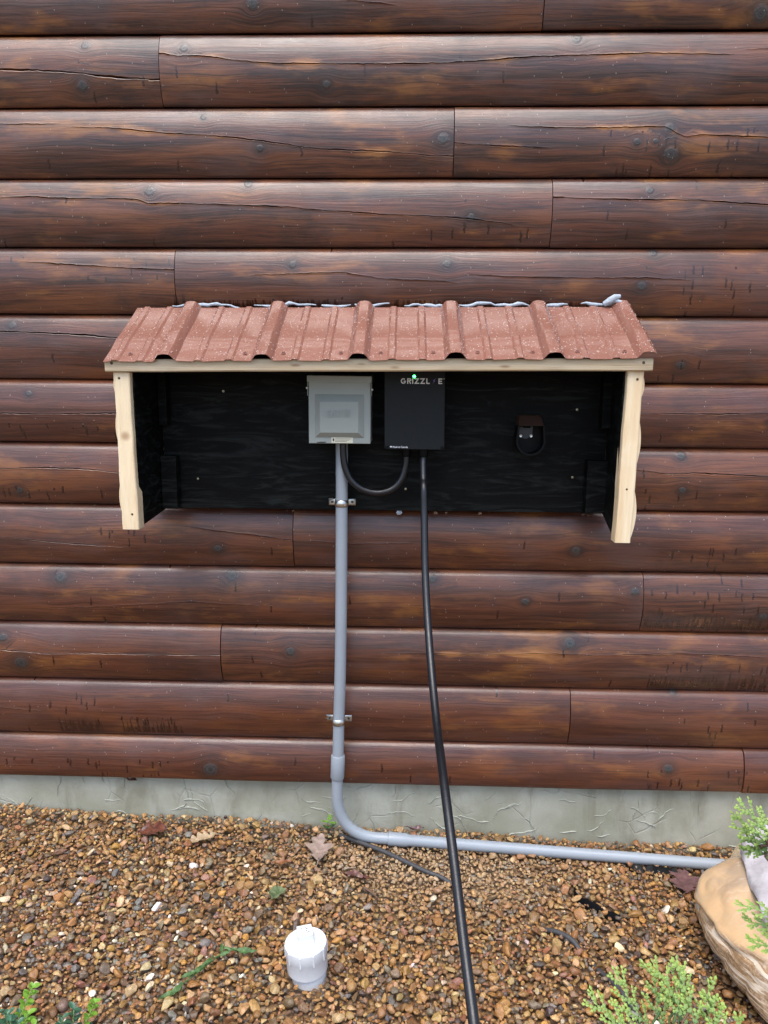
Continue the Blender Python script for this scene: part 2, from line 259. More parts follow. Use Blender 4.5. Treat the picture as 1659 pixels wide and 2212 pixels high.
    spk = q.math('MULTIPLY', q.math('LESS_THAN', vo.outputs['Distance'], q.math('MULTIPLY', pick, .055)), q.math('GREATER_THAN', pick, .86))
    c = q.mix(q.math('MULTIPLY', spk, .75), c, (.30, .24, .20))
    rough = q.math('ADD', q.step(blot, .3, .7, .25, .44), q.math('MULTIPLY', fine, .12))
    rough = q.math('SUBTRACT', rough, q.math('MULTIPLY', mk, .18))
    q.set(Base_Color=c, Roughness=rough, Specular_IOR_Level=.46, Coat_Weight=.36, Coat_Roughness=.24)
    hgt = q.math('ADD', q.math('MULTIPLY', fine, .6), q.math('ADD', q.math('MULTIPLY', mid, .6), q.math('MULTIPLY', core, .8)))
    q.bump(hgt, .0015)
    return q.m

def mat_pine(name='fresh_pine', axis=2, tint=1.0):
    q = NT(name); p = q.pos(); x, y, z = q.sep(p)
    sc_ = {2: (34, 34, 2.2), 0: (2.2, 34, 60)}[axis]
    g = q.noise(q.scale(p, *sc_), 1.0, 5, .6, .4); f = q.noise(q.scale(p, *[a * 6 for a in sc_]), 1.0, 3)
    b = q.noise(p, 9, 4)
    c = q.mix(q.step(g, .3, .75), (.76 * tint, .63 * tint, .42 * tint), (.66 * tint, .48 * tint, .27 * tint))
    c = q.mix(q.step(b, .5, .8, 0, .5), c, (.80 * tint, .70 * tint, .52 * tint))
    c = q.mix(q.step(f, .55, .8, 0, .3), c, (.42 * tint, .25 * tint, .11 * tint))
    vo = q.n('TexVoronoi', {'Vector': q.scale(p, 9, 9, 9 if axis == 2 else 30), 'Scale': 1.0}); k = vo.outputs['Distance']
    c = q.mix(q.step(k, .16, .04, 0, .7), c, (.30 * tint, .16 * tint, .07 * tint))
    q.set(Base_Color=c, Roughness=.62); q.bump(q.math('ADD', g, f), .0012)
    return q.m

def mat_blackply():
    q = NT('black_painted_plywood'); p = q.pos()
    g = q.noise(q.scale(p, 4, 9, 30), 1.0, 6, .68, 2.2); b = q.noise(p, 7, 4)
    c = q.mix(q.step(g, .47, .68), (.0012, .0015, .0015), (.0125, .0150, .0138))
    c = q.mix(q.step(b, .55, .75, 0, .6), c, (.0045, .0055, .0052))
    q.set(Base_Color=c, Roughness=.6, Specular_IOR_Level=.12); q.bump(g, .0016)
    return q.m

def mat_roof():
    q = NT('brown_painted_steel'); p = q.pos()
    b = q.noise(p, 6, 4)
    c = q.mix(b, (.205, .084, .055), (.255, .107, .072))
    c = q.mix(q.step(q.noise(p, 40, 4), .66, .85, 0, .12), c, (.26, .14, .11))
    q.set(Base_Color=c, Roughness=q.step(q.noise(p, 25, 4), .3, .7, .2, .30), Specular_IOR_Level=.7, Coat_Weight=.9, Coat_Roughness=.08)
    return q.m

def mat_concrete():
    q = NT('painted_concrete'); p = q.pos(); x, y, z = q.sep(p)
    a = q.noise(p, 4.5, 5, .6); st = q.noise(q.scale(p, 9, 1, 2.6), 1.0, 5, .65, .6); fine = q.noise(p, 160, 4)
    c = q.mix(q.step(a, .35, .7), (.285, .285, .212), (.405, .408, .335))
    c = q.mix(q.step(st, .48, .74, 0, .55), c, (.150, .138, .090))
    c = q.mix(q.step(q.noise(q.scale(p, 14, 1, 4), 1, 5, .7), .62, .75, 0, .55), c, (.20, .150, .085))
    spots = q.noise(p, 55, 5, .7)
    c = q.mix(q.step(spots, .70, .76, 0, .8), c, (.05, .038, .026))
    vo = q.n('TexVoronoi', {'Vector': q.mix(.06, q.scale(p, 6.5, 6.5, 6.5), q.n('TexNoise', {'Vector': p, 'Scale': 22.0, 'Detail': 3.0}).outputs[1], 'ADD'), 'Scale': 1.0}, feature='DISTANCE_TO_EDGE')
    e = q.step(vo.outputs['Distance'], 0.0, .018, 1, 0); br = q.step(q.noise(p, 9, 2), .46, .56)
    e = q.math('MULTIPLY', e, br)
    c = q.mix(q.math('MULTIPLY', e, .12), c, (.11, .108, .09))
    q.set(Base_Color=c, Roughness=.7)
    q.bump(q.math('ADD', q.math('MULTIPLY', e, -.35), q.math('ADD', q.math('MULTIPLY', fine, .25), a)), .003)
    return q.m

def mat_pebble():
    q = NT('wet_pebble'); p = q.pos()
    c = q.attr('col', 'Color')
    n1 = q.noise(p, 130, 4, .65); n2 = q.noise(p, 520, 3)
    c = q.mix(q.step(n1, .35, .7, 0, 1), q.mix(1.0, c, (.76, .71, .65), 'MULTIPLY'), q.mix(1.0, c, (1.18, 1.12, 1.05), 'MULTIPLY'))
    c = q.mix(q.step(n2, .62, .8, 0, .35), c, (.10, .055, .025))
    q.set(Base_Color=c, Roughness=q.step(n1, .3, .7, .28, .5), Specular_IOR_Level=.5)
    q.bump(q.math('ADD', n1, q.math('MULTIPLY', n2, .4)), .0016)
    return q.m

def mat_ground():
    q = NT('gravel_bed'); p = q.pos()
    vo = q.n('TexVoronoi', {'Vector': p, 'Scale': 62.0}); hv = q.n('TexWhiteNoise', {'Vector': vo.outputs['Position']}).outputs[0]
    c = q.mix(hv, (.10, .05, .022), (.30, .18, .085))
    c = q.mix(q.step(hv, .86, .95), c, (.36, .32, .27))
    c = q.mix(q.step(vo.outputs['Distance'], .45, .75, 0, .9), c, (.035, .02, .01))
    c = q.mix(q.step(q.noise(p, 1.1, 5, .6), .4, .75, 0, .45), c, (.085, .075, .055))
    q.set(Base_Color=c, Roughness=.55); q.bump(q.math('MULTIPLY', vo.outputs['Distance'], -1.0), .008)
    return q.m

def mat_leaf(name, a, b, trans=.25, rough=.5, scale=60):
    q = NT(name); p = q.pos(); n = q.noise(p, scale, 4)
    c = q.mix(q.step(n, .3, .7), a, b)
    q.set(Base_Color=c, Roughness=rough)
    if trans:
        tr = q.n('BsdfTranslucent', {'Color': c}); ms = q.n('MixShader', {0: trans})
        q.t.links.new(q.b.outputs[0], ms.inputs[1]); q.t.links.new(tr.outputs[0], ms.inputs[2])
        q.t.links.new(ms.outputs[0], q.t.nodes['Material Output'].inputs[0])
    q.bump(n, .0012)
    return q.m

def mat_frond():
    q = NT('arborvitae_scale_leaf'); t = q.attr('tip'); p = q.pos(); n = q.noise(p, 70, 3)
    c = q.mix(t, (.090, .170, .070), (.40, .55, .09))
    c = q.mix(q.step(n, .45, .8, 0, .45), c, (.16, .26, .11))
    q.set(Base_Color=c, Roughness=.5)
    tr = q.n('BsdfTranslucent', {'Color': c}); ms = q.n('MixShader', {0: .25})
    q.t.links.new(q.b.outputs[0], ms.inputs[1]); q.t.links.new(tr.outputs[0], ms.inputs[2])
    q.t.links.new(ms.outputs[0], q.t.nodes['Material Output'].inputs[0])
    return q.m

def mat_bag():
    q = NT('cream_plastic_sack'); p = q.pos(); x, y, z = q.sep(p)
    a = q.noise(q.scale(p, 9, 9, 12), 1.0, 5, .65, .6); gr = q.noise(p, 150, 4, .7); st = q.noise(q.scale(p, 8, 30, 30), 1.0, 4, .6, 1.0)
    wob = q.noise(q.scale(p, 14, 14, 14), 1.0, 3)
    cr = q.noise(q.scale(q.xyz(x, y, q.math('ADD', z, q.math('ADD', q.math('MULTIPLY', x, .12), q.math('MULTIPLY', y, .10)))), 9, 9, 105), 1.0, 3, .55, .7)
    low = q.step(q.math('ADD', q.math('ADD', z, q.math('MULTIPLY', y, .25)), q.math('MULTIPLY', q.math('SUBTRACT', a, .5), .03)), -.334, -.358)
    c = q.mix(q.step(q.math('ADD', z, q.math('MULTIPLY', q.math('SUBTRACT', a, .5), .12)), -.14, -.20), (.40, .30, .20), (.60, .40, .215))
    c = q.mix(q.step(st, .54, .74, 0, .5), c, (.62, .54, .44))
    g2 = q.mix(q.step(gr, .38, .62), (.24, .145, .075), (.40, .28, .17))
    g2 = q.mix(q.step(cr, .50, .57, 0, .95), g2, (.62, .53, .41))
    g2 = q.mix(q.step(cr, .42, .36, 0, .7), g2, (.15, .085, .04))
    c = q.mix(q.math('MULTIPLY', low, .9), c, g2)
    q.set(Base_Color=c, Roughness=.22, Specular_IOR_Level=.6, Subsurface_Weight=.1, Subsurface_Radius=(.02, .012, .006), Coat_Weight=.6, Coat_Roughness=.08)
    q.bump(q.math('ADD', q.math('MULTIPLY', q.math('MULTIPLY', cr, low), .6), q.math('ADD', q.math('MULTIPLY', a, .5), q.math('MULTIPLY', st, .4))), .006)
    return q.m

def mat_emit(name, col, s):
    q = NT(name); q.set(Base_Color=col, Emission_Color=col, Emission_Strength=s); return q.m

M = dict(
    log=mat_log(), pine=mat_pine(), pine_rail=mat_pine('fresh_pine_rail', 0, .66), ply=mat_blackply(), roof=mat_roof(), concrete=mat_concrete(),
    pebble=mat_pebble(), ground=mat_ground(), frond=mat_frond(), bag=mat_bag(),
    pvc=mat_simple('grey_pvc', (.282, .318, .350), .38, var=.06, scale=12),
    white_pvc=mat_simple('white_pvc', (.66, .685, .70), .32, var=.03, scale=20),
    boxgrey=mat_simple('grey_enamel', (.275, .300, .270), .42, var=.08, scale=9, bump=.0003, bscale=500),
    blackbox=mat_simple('black_powder_coat', (.0065, .0085, .0095), .5, var=.2, scale=60, bump=.0004, bscale=900, spec=.22),
    rubber=mat_simple('black_rubber', (.006, .0065, .008), .34, spec=.5, var=.15, scale=50, bump=.0003, bscale=300),
    blackplastic=mat_simple('black_plastic', (.0028, .003, .0034), .5, var=.2, scale=40, spec=.14),
    brownplastic=mat_simple('dark_brown_plastic', (.040, .019, .011), .5, var=.2, scale=40),
    zinc=mat_simple('zinc_steel', (.62, .62, .58), .33, 1.0, var=.15, scale=60),
    brass=mat_simple('yellow_zinc_screw', (.36, .33, .23), .35, 1.0, var=.2, scale=200),
    darkhole=mat_simple('rusty_screw', (.10, .06, .03), .6, .4, var=.3, scale=300),
    foam=mat_simple('white_foam', (.36, .41, .46), .7, var=.2, scale=60, bump=.003, bscale=150),
    print_white=mat_simple('white_print', (.72, .72, .72), .5, var=.03),
    print_violet=mat_simple('violet_print', (.22, .16, .5), .5, var=.03),
    print_black=mat_simple('black_print', (.03, .03, .03), .5, var=.03),
    sticker=mat_simple('cream_sticker', (.62, .60, .45), .45, var=.05),
    led=mat_emit('green_status_light', (.05, 1.0, .18), 6.0),
    clear=mat_simple('milky_plastic_film', (.40, .38, .39), .14, var=.15, scale=14, bump=.006, bscale=30),
    sheath=mat_simple('dark_sheathing', (.012, .009, .008), .9),
    slab=mat_pine('pale_slab_wood', 2, .9),
    tubing=mat_simple('dusty_black_tubing', (.045, .045, .047), .6, var=.5, scale=90),
    flake=mat_simple('lifted_paint_flake', (.35, .355, .29), .7, var=.1),
    leaf_red=mat_leaf('wet_red_brown_leaf', (.075, .025, .018), (.16, .055, .03), .1, .3),
    leaf_purple=mat_leaf('purple_brown_leaf', (.10, .05, .05), (.17, .09, .085), .1, .35),
    leaf_grey=mat_leaf('dry_grey_brown_leaf', (.30, .22, .18), (.42, .32, .26), .2, .6),
    leaf_tan=mat_leaf('pale_tan_leaf', (.38, .27, .15), (.52, .40, .25), .25, .6),
    leaf_orange=mat_leaf('orange_brown_leaf', (.19, .07, .025), (.28, .12, .045), .2, .5),
    leaf_green=mat_leaf('fading_green_leaf', (.10, .15, .065), (.22, .27, .14), .25, .5),
    weed=mat_leaf('weed_green', (.055, .12, .035), (.13, .24, .085), .3, .5),
    box_old=mat_leaf('boxwood_old_leaf', (.030, .095, .055), (.055, .15, .075), .12, .3, 200),
    box_new=mat_leaf('boxwood_new_leaf', (.16, .34, .035), (.24, .46, .06), .3, .35, 200),
    box_stem=mat_leaf('boxwood_stem', (.30, .34, .11), (.38, .40, .16), 0, .5),
    bark=mat_leaf('shrub_bark', (.09, .05, .03), (.15, .09, .055), 0, .8),
)
q = NT('rain_drop'); q.set(Base_Color=(.60, .43, .36), Roughness=.06, Specular_IOR_Level=.9, Transmission_Weight=.12, IOR=1.33); M['drop'] = q.m  # pale base colour stands in for the bright lensing of clear drops

# ---------------------------------------------------------------- ground
def zg(x): return -.312 - .036 * max(-3.0, min(3.0, x))
def make_ground():
    xs = [-60, -20, -6] + [i * .25 for i in range(-12, 13)] + [6, 20, 60]; ys = [-60, -20, -8, -5, -3, -2.2, -1.6, -1.2, -.9, -.6, -.3, 0, .3, 3, 30]
    vs = [(x, y, zg(x) - .012 + (.004 * noise1(x * 5 + y * 3) if abs(x) < 4 and y > -4 else 0)) for y in ys for x in xs]; n = len(xs)
    fs = [(j * n + i, j * n + i + 1, (j + 1) * n + i + 1, (j + 1) * n + i) for j in range(len(ys) - 1) for i in range(n - 1)]
    o = MB().add(vs, fs).obj('ground', M['ground'], smooth=60, fix=False); o['kind'] = 'structure'; o['label'] = 'gravel covered ground along the foot of the house wall'
make_ground()

# ---------------------------------------------------------------- log wall
wall = thing('log_wall', 'dark red brown log sided house wall with cracked, knotty logs', 'wall', (0, .02, -.135))
XL, XR = -2.6, 2.6
MB().box((XL, .030, -.10), (XR, .09, 2.70)).obj('sheathing', M['sheath'], wall)

def interp(c, x):
    if x <= c[0][0]: return c[0][1]
    for (a, b), (c_, d_) in zip(c, c[1:]):
        if x <= c_: return b + (d_ - b) * (x - a) / (c_ - a + 1e-9)
    return c[-1][1]

BULGE = .025
def prof(t): return .004 - BULGE * (1 - (2 * t - 1) ** 2) + .020 * max(0, (t - .90) / .10) ** 2

def make_log(k, x0, x1, z0, t0, seed, tone):
    cracks = []
    for pts, wd, wr in CRACKS.get(k, []):
        if pts[-1][0] > x0 and pts[0][0] < x1:
            pts = [p for p in pts if x0 - .1 <= p[0] <= x1 + .1]
            if len(pts) > 1: cracks.append((pts, wd, wr))
    if k not in CRACKS or not (-1.35 < (x0 + x1) / 2 < 1.2):
        if not cracks and random.random() < .6:
            a = x0 + .1 + random.random() * .3; zz = z0 + H * random.uniform(.4, .75)
            cracks.append(([(a + i * .12, zz + .006 * noise1(i * .8, seed)) for i in range(5)], .7, .3)) if a + .5 < x1 else None
    # cracks that do not overlap in x share one track of rows, so sort by mean height
    cracks.sort(key=lambda c: sum(p[1] for p in c[0]) / len(c[0]))
    knots = [kk for kk in KNOTS if kk[0] == k and x0 - .02 < kk[1] < x1 + .02]
    if k >= 1:
        xx = x0 + random.random() * .5
        while xx < x1 - .05:
            if (xx < -1.25 or xx > 1.12 or k in (6, 7)) and abs(xx - .0) > .7: knots.append([k, xx, z0 + H * random.uniform(.15, .85), random.uniform(.008, .016)])
            xx += random.uniform(.25, .6)
    n = max(8, int((x1 - x0) / .008)); xs = [x0 + (x1 - x0) * i / n for i in range(n + 1)]
    drips = [dd for dd in DRIPS if dd[0] == k]
    V, WP, KV, KR, WE, DR = [], [], [], [], [], []
    bow = [random.uniform(-.0015, .0015) for _ in range(3)]
    ncol = 0; nrow = None
    segs = None
    cols = [(x0, .014)] + [(x, 0) for x in xs] + [(x1, .014)]
    for x, push in cols:
        ctrl = []
        for pts, wd, wr in cracks:
            a, b = pts[0][0], pts[-1][0]
            t = (interp(pts, x) - z0) / H + .005 * noise1(x * 90, seed + wd) + .003 * noise1(x * 260, seed + wr)
            u = min(x - a, b - x); tap = 0 if u <= 0 else min(1, u / .10) ** .6
            cutl = x1 - x < .03 and b > x1 - .02; cutr = x - x0 < .03 and a < x0 + .02
            if cutl or cutr: tap = 1
            tap *= .75 + .35 * noise1(x * 22, seed + 2)
            ctrl.append([min(.93, max(.06, t)), max(0, tap), wd, wr])
        for i in range(1, len(ctrl)):
            if ctrl[i][0] < ctrl[i - 1][0] + .05: ctrl[i][0] = ctrl[i - 1][0] + .05
        if segs is None:
            means = [t0] + [(sum(p[1] for p in c[0]) / len(c[0]) - z0) / H for c in cracks] + [1.0]
            segs = [max(3, int(math.ceil((b - a) / .045))) for a, b in zip(means, means[1:])]
        rows = [(t0, .024, .004), (t0, .0035, -.0008), (t0 + .004, .0010, 0)]                  # underside, lip
        prev = t0 + .015
        edges = []
        for c in ctrl:
            hw = max(.0004, .0019 * c[2] * c[1]) / H
            sp_ = .0035 / H
            edges.append((c[0] - 2.2 * hw - sp_, [(c[0] - 2.2 * hw, 0), (c[0] - 1.2 * hw, -.0006 * c[1]), (c[0] - .55 * hw, .0006 * c[1]), (c[0], .009 * c[2] * c[1] ** 1.2), (c[0] + .55 * hw, .005 * c[2] * c[1]), (c[0] + 1.2 * hw, -.0004 * c[1]), (c[0] + 2.2 * hw, 0)], c[0] + 2.2 * hw + sp_))
        lo = prev
        for sgi, nseg in enumerate(segs):
            hi = edges[sgi][0] if sgi < len(edges) else 1.0
            for i in range(nseg + (1 if sgi == len(segs) - 1 else 0)): rows.append((lo + (hi - lo) * i / nseg, 0, 0))
            if sgi < len(edges):
                rows.append((edges[sgi][0], 0, 0)); rows += [(t, dy, 0) for t, dy in edges[sgi][1]]; lo = edges[sgi][2]
        rows.append((1.05, .006, 0)); rows.append((1.12, .012, 0))
        if nrow is None: nrow = len(rows)
        dzx = .0012 * noise1(x * 3, seed) ; dyx = .0018 * noise1(x * 2.3, seed + 4) + bow[0]
        for t, dy, dz in rows:
            z = z0 + t * H + dz + (dzx if t < .9 else 0)
            V.append((x, prof(min(t, 1.0)) + dy + dyx + push, z))
            WP.append((x + seed * 7.31, t * H, seed))
            best = None
            for kk in knots:
                dd = math.hypot(x - kk[1], z - kk[2])
                if best is None or dd / kk[3] < best[0]: best = (dd / kk[3], x - kk[1], z - kk[2], kk[3])
            if best is None: KV.append((.5, .5, 0)); KR.append(.01)
            else:
                val = 1 - min(1, max(0, (best[0] - 3.2) / 1.2)); KV.append((best[1], best[2], val)); KR.append(best[3])
            we = 0
            for (ct, tap, wd, wr), (pts, _, _) in zip(ctrl, cracks):
                if wr > 0:
                    dist = abs(t - ct) * H; we = max(we, wr * max(0, tap) * math.exp(-(dist / .017) ** 1.4) * max(0, .55 + .75 * noise1(x * 6, seed + wd)))
            WE.append(min(1, we)); dm = 0
            for dd in drips:
                if dd[1] <= x <= dd[3] and dd[2] - .01 <= z <= dd[4] + .01: dm = max(dm, dd[5])
            DR.append(max(dm, .03))
        ncol += 1
    F = [(c * nrow + r, (c + 1) * nrow + r, (c + 1) * nrow + r + 1, c * nrow + r + 1) for c in range(ncol - 1) for r in range(nrow - 1)]
    me = bpy.data.meshes.new('log'); me.from_pydata(V, [], F)
    attr(me, 'wp', 'FLOAT_VECTOR', WP); attr(me, 'kv', 'FLOAT_VECTOR', KV); attr(me, 'kr', 'FLOAT', KR); attr(me, 'wear', 'FLOAT', WE)
    attr(me, 'drip', 'FLOAT', DR); attr(me, 'tone', 'FLOAT', [tone] * len(V))
    me.shade_smooth(); me.set_sharp_from_angle(angle=rad(38)); me.materials.append(M['log'])
    link(bpy.data.objects.new('log', me), wall)

TONE = {6: .5, 7: .6, 8: .5, 9: .4, 10: .35, 11: .55, 12: .6, 13: .8, 5: .25, 4: .15, 3: .1, 2: .08, 1: .1}
sd = 0
for k in range(-1, 14):
    z0 = (12 - k) * H; t0 = 0.0
    if k == 13: z0 = -H; t0 = .235
    js = [JOINTS[k]] if k in JOINTS else []
    extra = {1: [-1.45, 1.9], 2: [1.55], 3: [-1.6, 1.7], 4: [-1.5, 1.8], 5: [1.5, -1.9], 6: [-1.4, -.1, 1.6], 7: [-1.7, 1.45], 8: [-1.45, .2, 1.75], 9: [-1.8, 1.5], 10: [-1.5, 1.9], 11: [-1.6, 1.5], 12: [-1.4, 1.8], 13: [-1.5]}.get(k, [-1.2, .5])
    b = sorted([XL] + js + extra + [XR])
    for a, c in zip(b, b[1:]):
        sd += 1
        make_log(k, a + .0011, c - .0011, z0, t0, (sd * .618) % 1 * 5 + .1, max(0, min(1, TONE.get(k, .25) + random.uniform(-.2, .25))))

# ---------------------------------------------------------------- foundation
fnd = thing('foundation_wall', 'low grey green painted concrete foundation strip with cracked, peeling paint', 'wall', (0, .05, -.45))
vs = []; nx = 140
for j, z in enumerate([-.62, -.45, -.35, -.30, -.25, -.20, -.16, -.125, -.10]):
    for i in range(nx + 1):
        x = XL + (XR - XL) * i / nx; vs.append((x, .014 + .003 * noise1(x * 4 + z * 11, 1) + .0012 * noise1(x * 23 + z * 37, 2), z))
MB().add(vs, [(j * (nx + 1) + i, j * (nx + 1) + i + 1, (j + 1) * (nx + 1) + i + 1, (j + 1) * (nx + 1) + i) for j in range(8) for i in range(nx)]).obj('parged_face', M['concrete'], fnd, smooth=60, fix=False)
fl = MB()
for _ in range(80):
    x = random.uniform(-1.6, 1.4); z = random.uniform(-.33, -.15) - .03 * x; n = random.randint(4, 9)
    a = random.choice([0, 0, .3, -.4, 1.3, 1.6, 2.8]); pts = []
    for i in range(n):
        a += random.uniform(-.55, .55); x += .013 * math.cos(a); z += .013 * math.sin(a)
        pts.append((x, max(-.36, min(-.150, z))))
    v, f = [], []
    for i, (px, pz) in enumerate(pts):
        wd = .0006 * random.uniform(.4, 1.3) * (0.25 if i in (0, n - 1) else 1)
        yy = .013 + .003 * noise1(px * 4 + pz * 11, 1) + .0012 * noise1(px * 23 + pz * 37, 2)
        v += [(px, yy + .002, pz + wd * 2.2), (px, yy - .003 * wd / .0011, pz - wd), (px, yy + .002, pz - wd * 1.3)]
    for i in range(n - 1): f += [(i * 3, i * 3 + 1, i * 3 + 4, i * 3 + 3), (i * 3 + 1, i * 3 + 2, i * 3 + 5, i * 3 + 4)]
    fl.add(v, f)
o = fl.obj('paint_flake', M['flake'], fnd, fix=False); o['kind'] = 'stuff'

# ---------------------------------------------------------------- gravel
def icos(sub):
    bm = bmesh.new(); bmesh.ops.create_icosphere(bm, subdivisions=sub, radius=1.0)
    v = np.array([x.co[:] for x in bm.verts]); f = np.array([[q_.index for q_ in p_.verts] for p_ in bm.faces]); bm.free(); return v, f
CX, CY = -.2265, -.5875       # cleanout pipe
def make_gravel():
    X0, X1, Y0, Y1 = -1.5, 1.5, -1.25, .012
    cell = .029; grid = {}; P = []
    rnd = random.Random(5)
    def fineness(x, y):          # fine chips under the conduit, coarse stones lower left
        return math.exp(-(((x - .06) / .34) ** 2 + ((y + .17) / .13) ** 2))
    def place(n, rlo, rhi, gap, kind):
        for _ in range(n):
            x = rnd.uniform(X0, X1); y = rnd.uniform(Y0, Y1); r = rlo + (rhi - rlo) * rnd.random() ** 1.6
            f = fineness(x, y)
            if kind < 2 and rnd.random() < f * (1.1 if kind == 0 else .8): continue
            if kind == 0 and rnd.random() < (.35 if y > -.3 else 0): continue
            if (x - CX) ** 2 + (y - CY) ** 2 < (.047 + r) ** 2: continue
            if y + r * .8 > .012: continue
            i, j = int(x // cell), int(y // cell); ok = True
            for a in (i - 1, i, i + 1):
                for b in (j - 1, j, j + 1):
                    for (px, py, pr_) in grid.get((a, b), ()):
                        if (px - x) ** 2 + (py - y) ** 2 < (gap * (r + pr_)) ** 2: ok = False; break
                    if not ok: break
                if not ok: break
            if ok: grid.setdefault((i, j), []).append((x, y, r)); P.append((x, y, r, kind))
    place(4200, .0090, .0148, .80, 0)
    place(42000, .0056, .0090, .76, 1)
    place(70000, .0034, .0056, .70, 2)
    P = np.array(P)
    pal = np.array([(.230, .125, .046), (.275, .170, .070), (.165, .090, .038), (.315, .215, .108), (.130, .085, .052), (.200, .098, .050), (.37, .28, .165), (.150, .124, .095), (.135, .135, .135), (.48, .42, .31), (.58, .57, .54), (.215, .120, .092), (.31, .175, .050), (.075, .062, .054)])
    wt = np.array([20, 17, 13, 11, 8, 5.5, 4, 5, 2.4, 1.3, .55, 1.8, 3.5, 4.5]); wt /= wt.sum()
    wl = np.array([12, 11, 9, 9, 8, 6, 6, 12, 9, 5, 3.2, 4.5, 3.5, 4]); wl /= wl.sum()
    allv, allf, allc, base = [], [], [], 0
    for kind, sub in ((0, 3), (1, 2), (2, 2)):
        if kind == 0: bv, bf = icos(3)
        elif kind == 1: bv, bf = icos(2)
        else: bv, bf = icos(2)
        if kind == 2: bv, bf = icos(1)
        Q = P[P[:, 3] == kind]; N = len(Q)
        # prototypes: rounded and angular stones
        protos = []
        for k in range(36):
            v = bv.copy(); v *= RNG.uniform(.85, 1.1, 3)
            ang = k % 4 != 0
            for _ in range(RNG.integers(5, 9) if ang else RNG.integers(2, 5)):           # planed faces
                nrm = RNG.normal(size=3); nrm /= np.linalg.norm(nrm); dcut = RNG.uniform(.42, .78)
                dd = v @ nrm; over = np.maximum(0, dd - dcut); v -= np.outer(over * (.97 if ang else .7), nrm)
            nn = sum(np.sin(v @ RNG.normal(size=3) * RNG.uniform(1.5, 3.5) + RNG.uniform(0, 6)) for _ in range(4)) * .045
            v *= (1 + nn)[:, None]; protos.append(v)
        protos = np.array(protos)
        pid = RNG.integers(0, 36, N); r = Q[:, 2]
        S = np.stack([r * RNG.uniform(1.05, 1.45, N), r * RNG.uniform(.82, 1.05, N), r * RNG.uniform(.52, .85, N)], 1)
        yaw = RNG.uniform(0, 2 * np.pi, N); ta = RNG.normal(0, .38, N); tb = RNG.normal(0, .38, N)
        cz, sz, ca, sa, cb, sb = np.cos(yaw), np.sin(yaw), np.cos(ta), np.sin(ta), np.cos(tb), np.sin(tb)
        Z, O = np.zeros(N), np.ones(N)
        Rz = np.array([[cz, -sz, Z], [sz, cz, Z], [Z, Z, O]]).transpose(2, 0, 1); Ra = np.array([[O, Z, Z], [Z, ca, -sa], [Z, sa, ca]]).transpose(2, 0, 1); Rb = np.array([[cb, Z, sb], [Z, O, Z], [-sb, Z, cb]]).transpose(2, 0, 1)
        Rm = Ra @ Rb @ Rz
        v = np.einsum('nij,nkj->nki', Rm, protos[pid] * S[:, None, :])
        gz = -.312 - .036 * Q[:, 0]
        und = .006 * np.sin(Q[:, 0] * 9 + Q[:, 1] * 5) * np.sin(Q[:, 1] * 11 + 1) + .012 * np.exp(-((Q[:, 1] + .0) / .05) ** 2)
        zc = gz + und + {0: .002, 1: -.001, 2: -.003}[kind] + RNG.uniform(-.003, .0045, N)
        v += np.stack([Q[:, 0], Q[:, 1], zc], 1)[:, None, :]
        left = np.exp(-(((Q[:, 0] + .75) / .35) ** 2 + ((Q[:, 1] + .55) / .28) ** 2))
        ci = np.where(RNG.random(N) < left, RNG.choice(len(pal), N, p=wl), RNG.choice(len(pal), N, p=wt))
        col = pal[ci] * np.array([1.19, 1.13, 1.03]) * RNG.uniform(.76, 1.28, (N, 1)) * (1 + RNG.normal(0, .05, (N, 3)))
        dusty = np.exp(-(((Q[:, 0] - .06) / .36) ** 2 + ((Q[:, 1] + .17) / .13) ** 2))[:, None] * .72
        col = col * (1 - dusty) + dusty * np.array([.47, .345, .205]) * RNG.uniform(.75, 1.2, (N, 1))
        k = bv.shape[0]
        allv.append(v.reshape(-1, 3)); allf.append((bf[None] + (np.arange(N) * k)[:, None, None] + base).reshape(-1, 3))
        allc.append(np.repeat(np.concatenate([np.clip(col, 0.01, .9), np.ones((N, 1))], 1), k, axis=0)); base += N * k
    V = np.concatenate(allv).astype(np.float32); F = np.concatenate(allf).astype(np.int32); C = np.concatenate(allc)
    me = bpy.data.meshes.new('gravel'); me.vertices.add(len(V)); me.vertices.foreach_set('co', V.ravel())
    me.loops.add(F.size); me.loops.foreach_set('vertex_index', F.ravel())
    me.polygons.add(len(F)); me.polygons.foreach_set('loop_start', np.arange(0, F.size, 3, dtype=np.int32)); me.polygons.foreach_set('loop_total', np.full(len(F), 3, dtype=np.int32))
    me.update(calc_edges=True); attr(me, 'col', 'FLOAT_COLOR', C); me.shade_smooth(); me.set_sharp_from_angle(angle=rad(34)); me.materials.append(M['pebble'])
    o = link(bpy.data.objects.new('gravel', me)); o['kind'] = 'stuff'; o['label'] = 'wet brown and tan river gravel covering the ground'
    print('gravel stones', len(P), 'tris', len(F))
make_gravel()

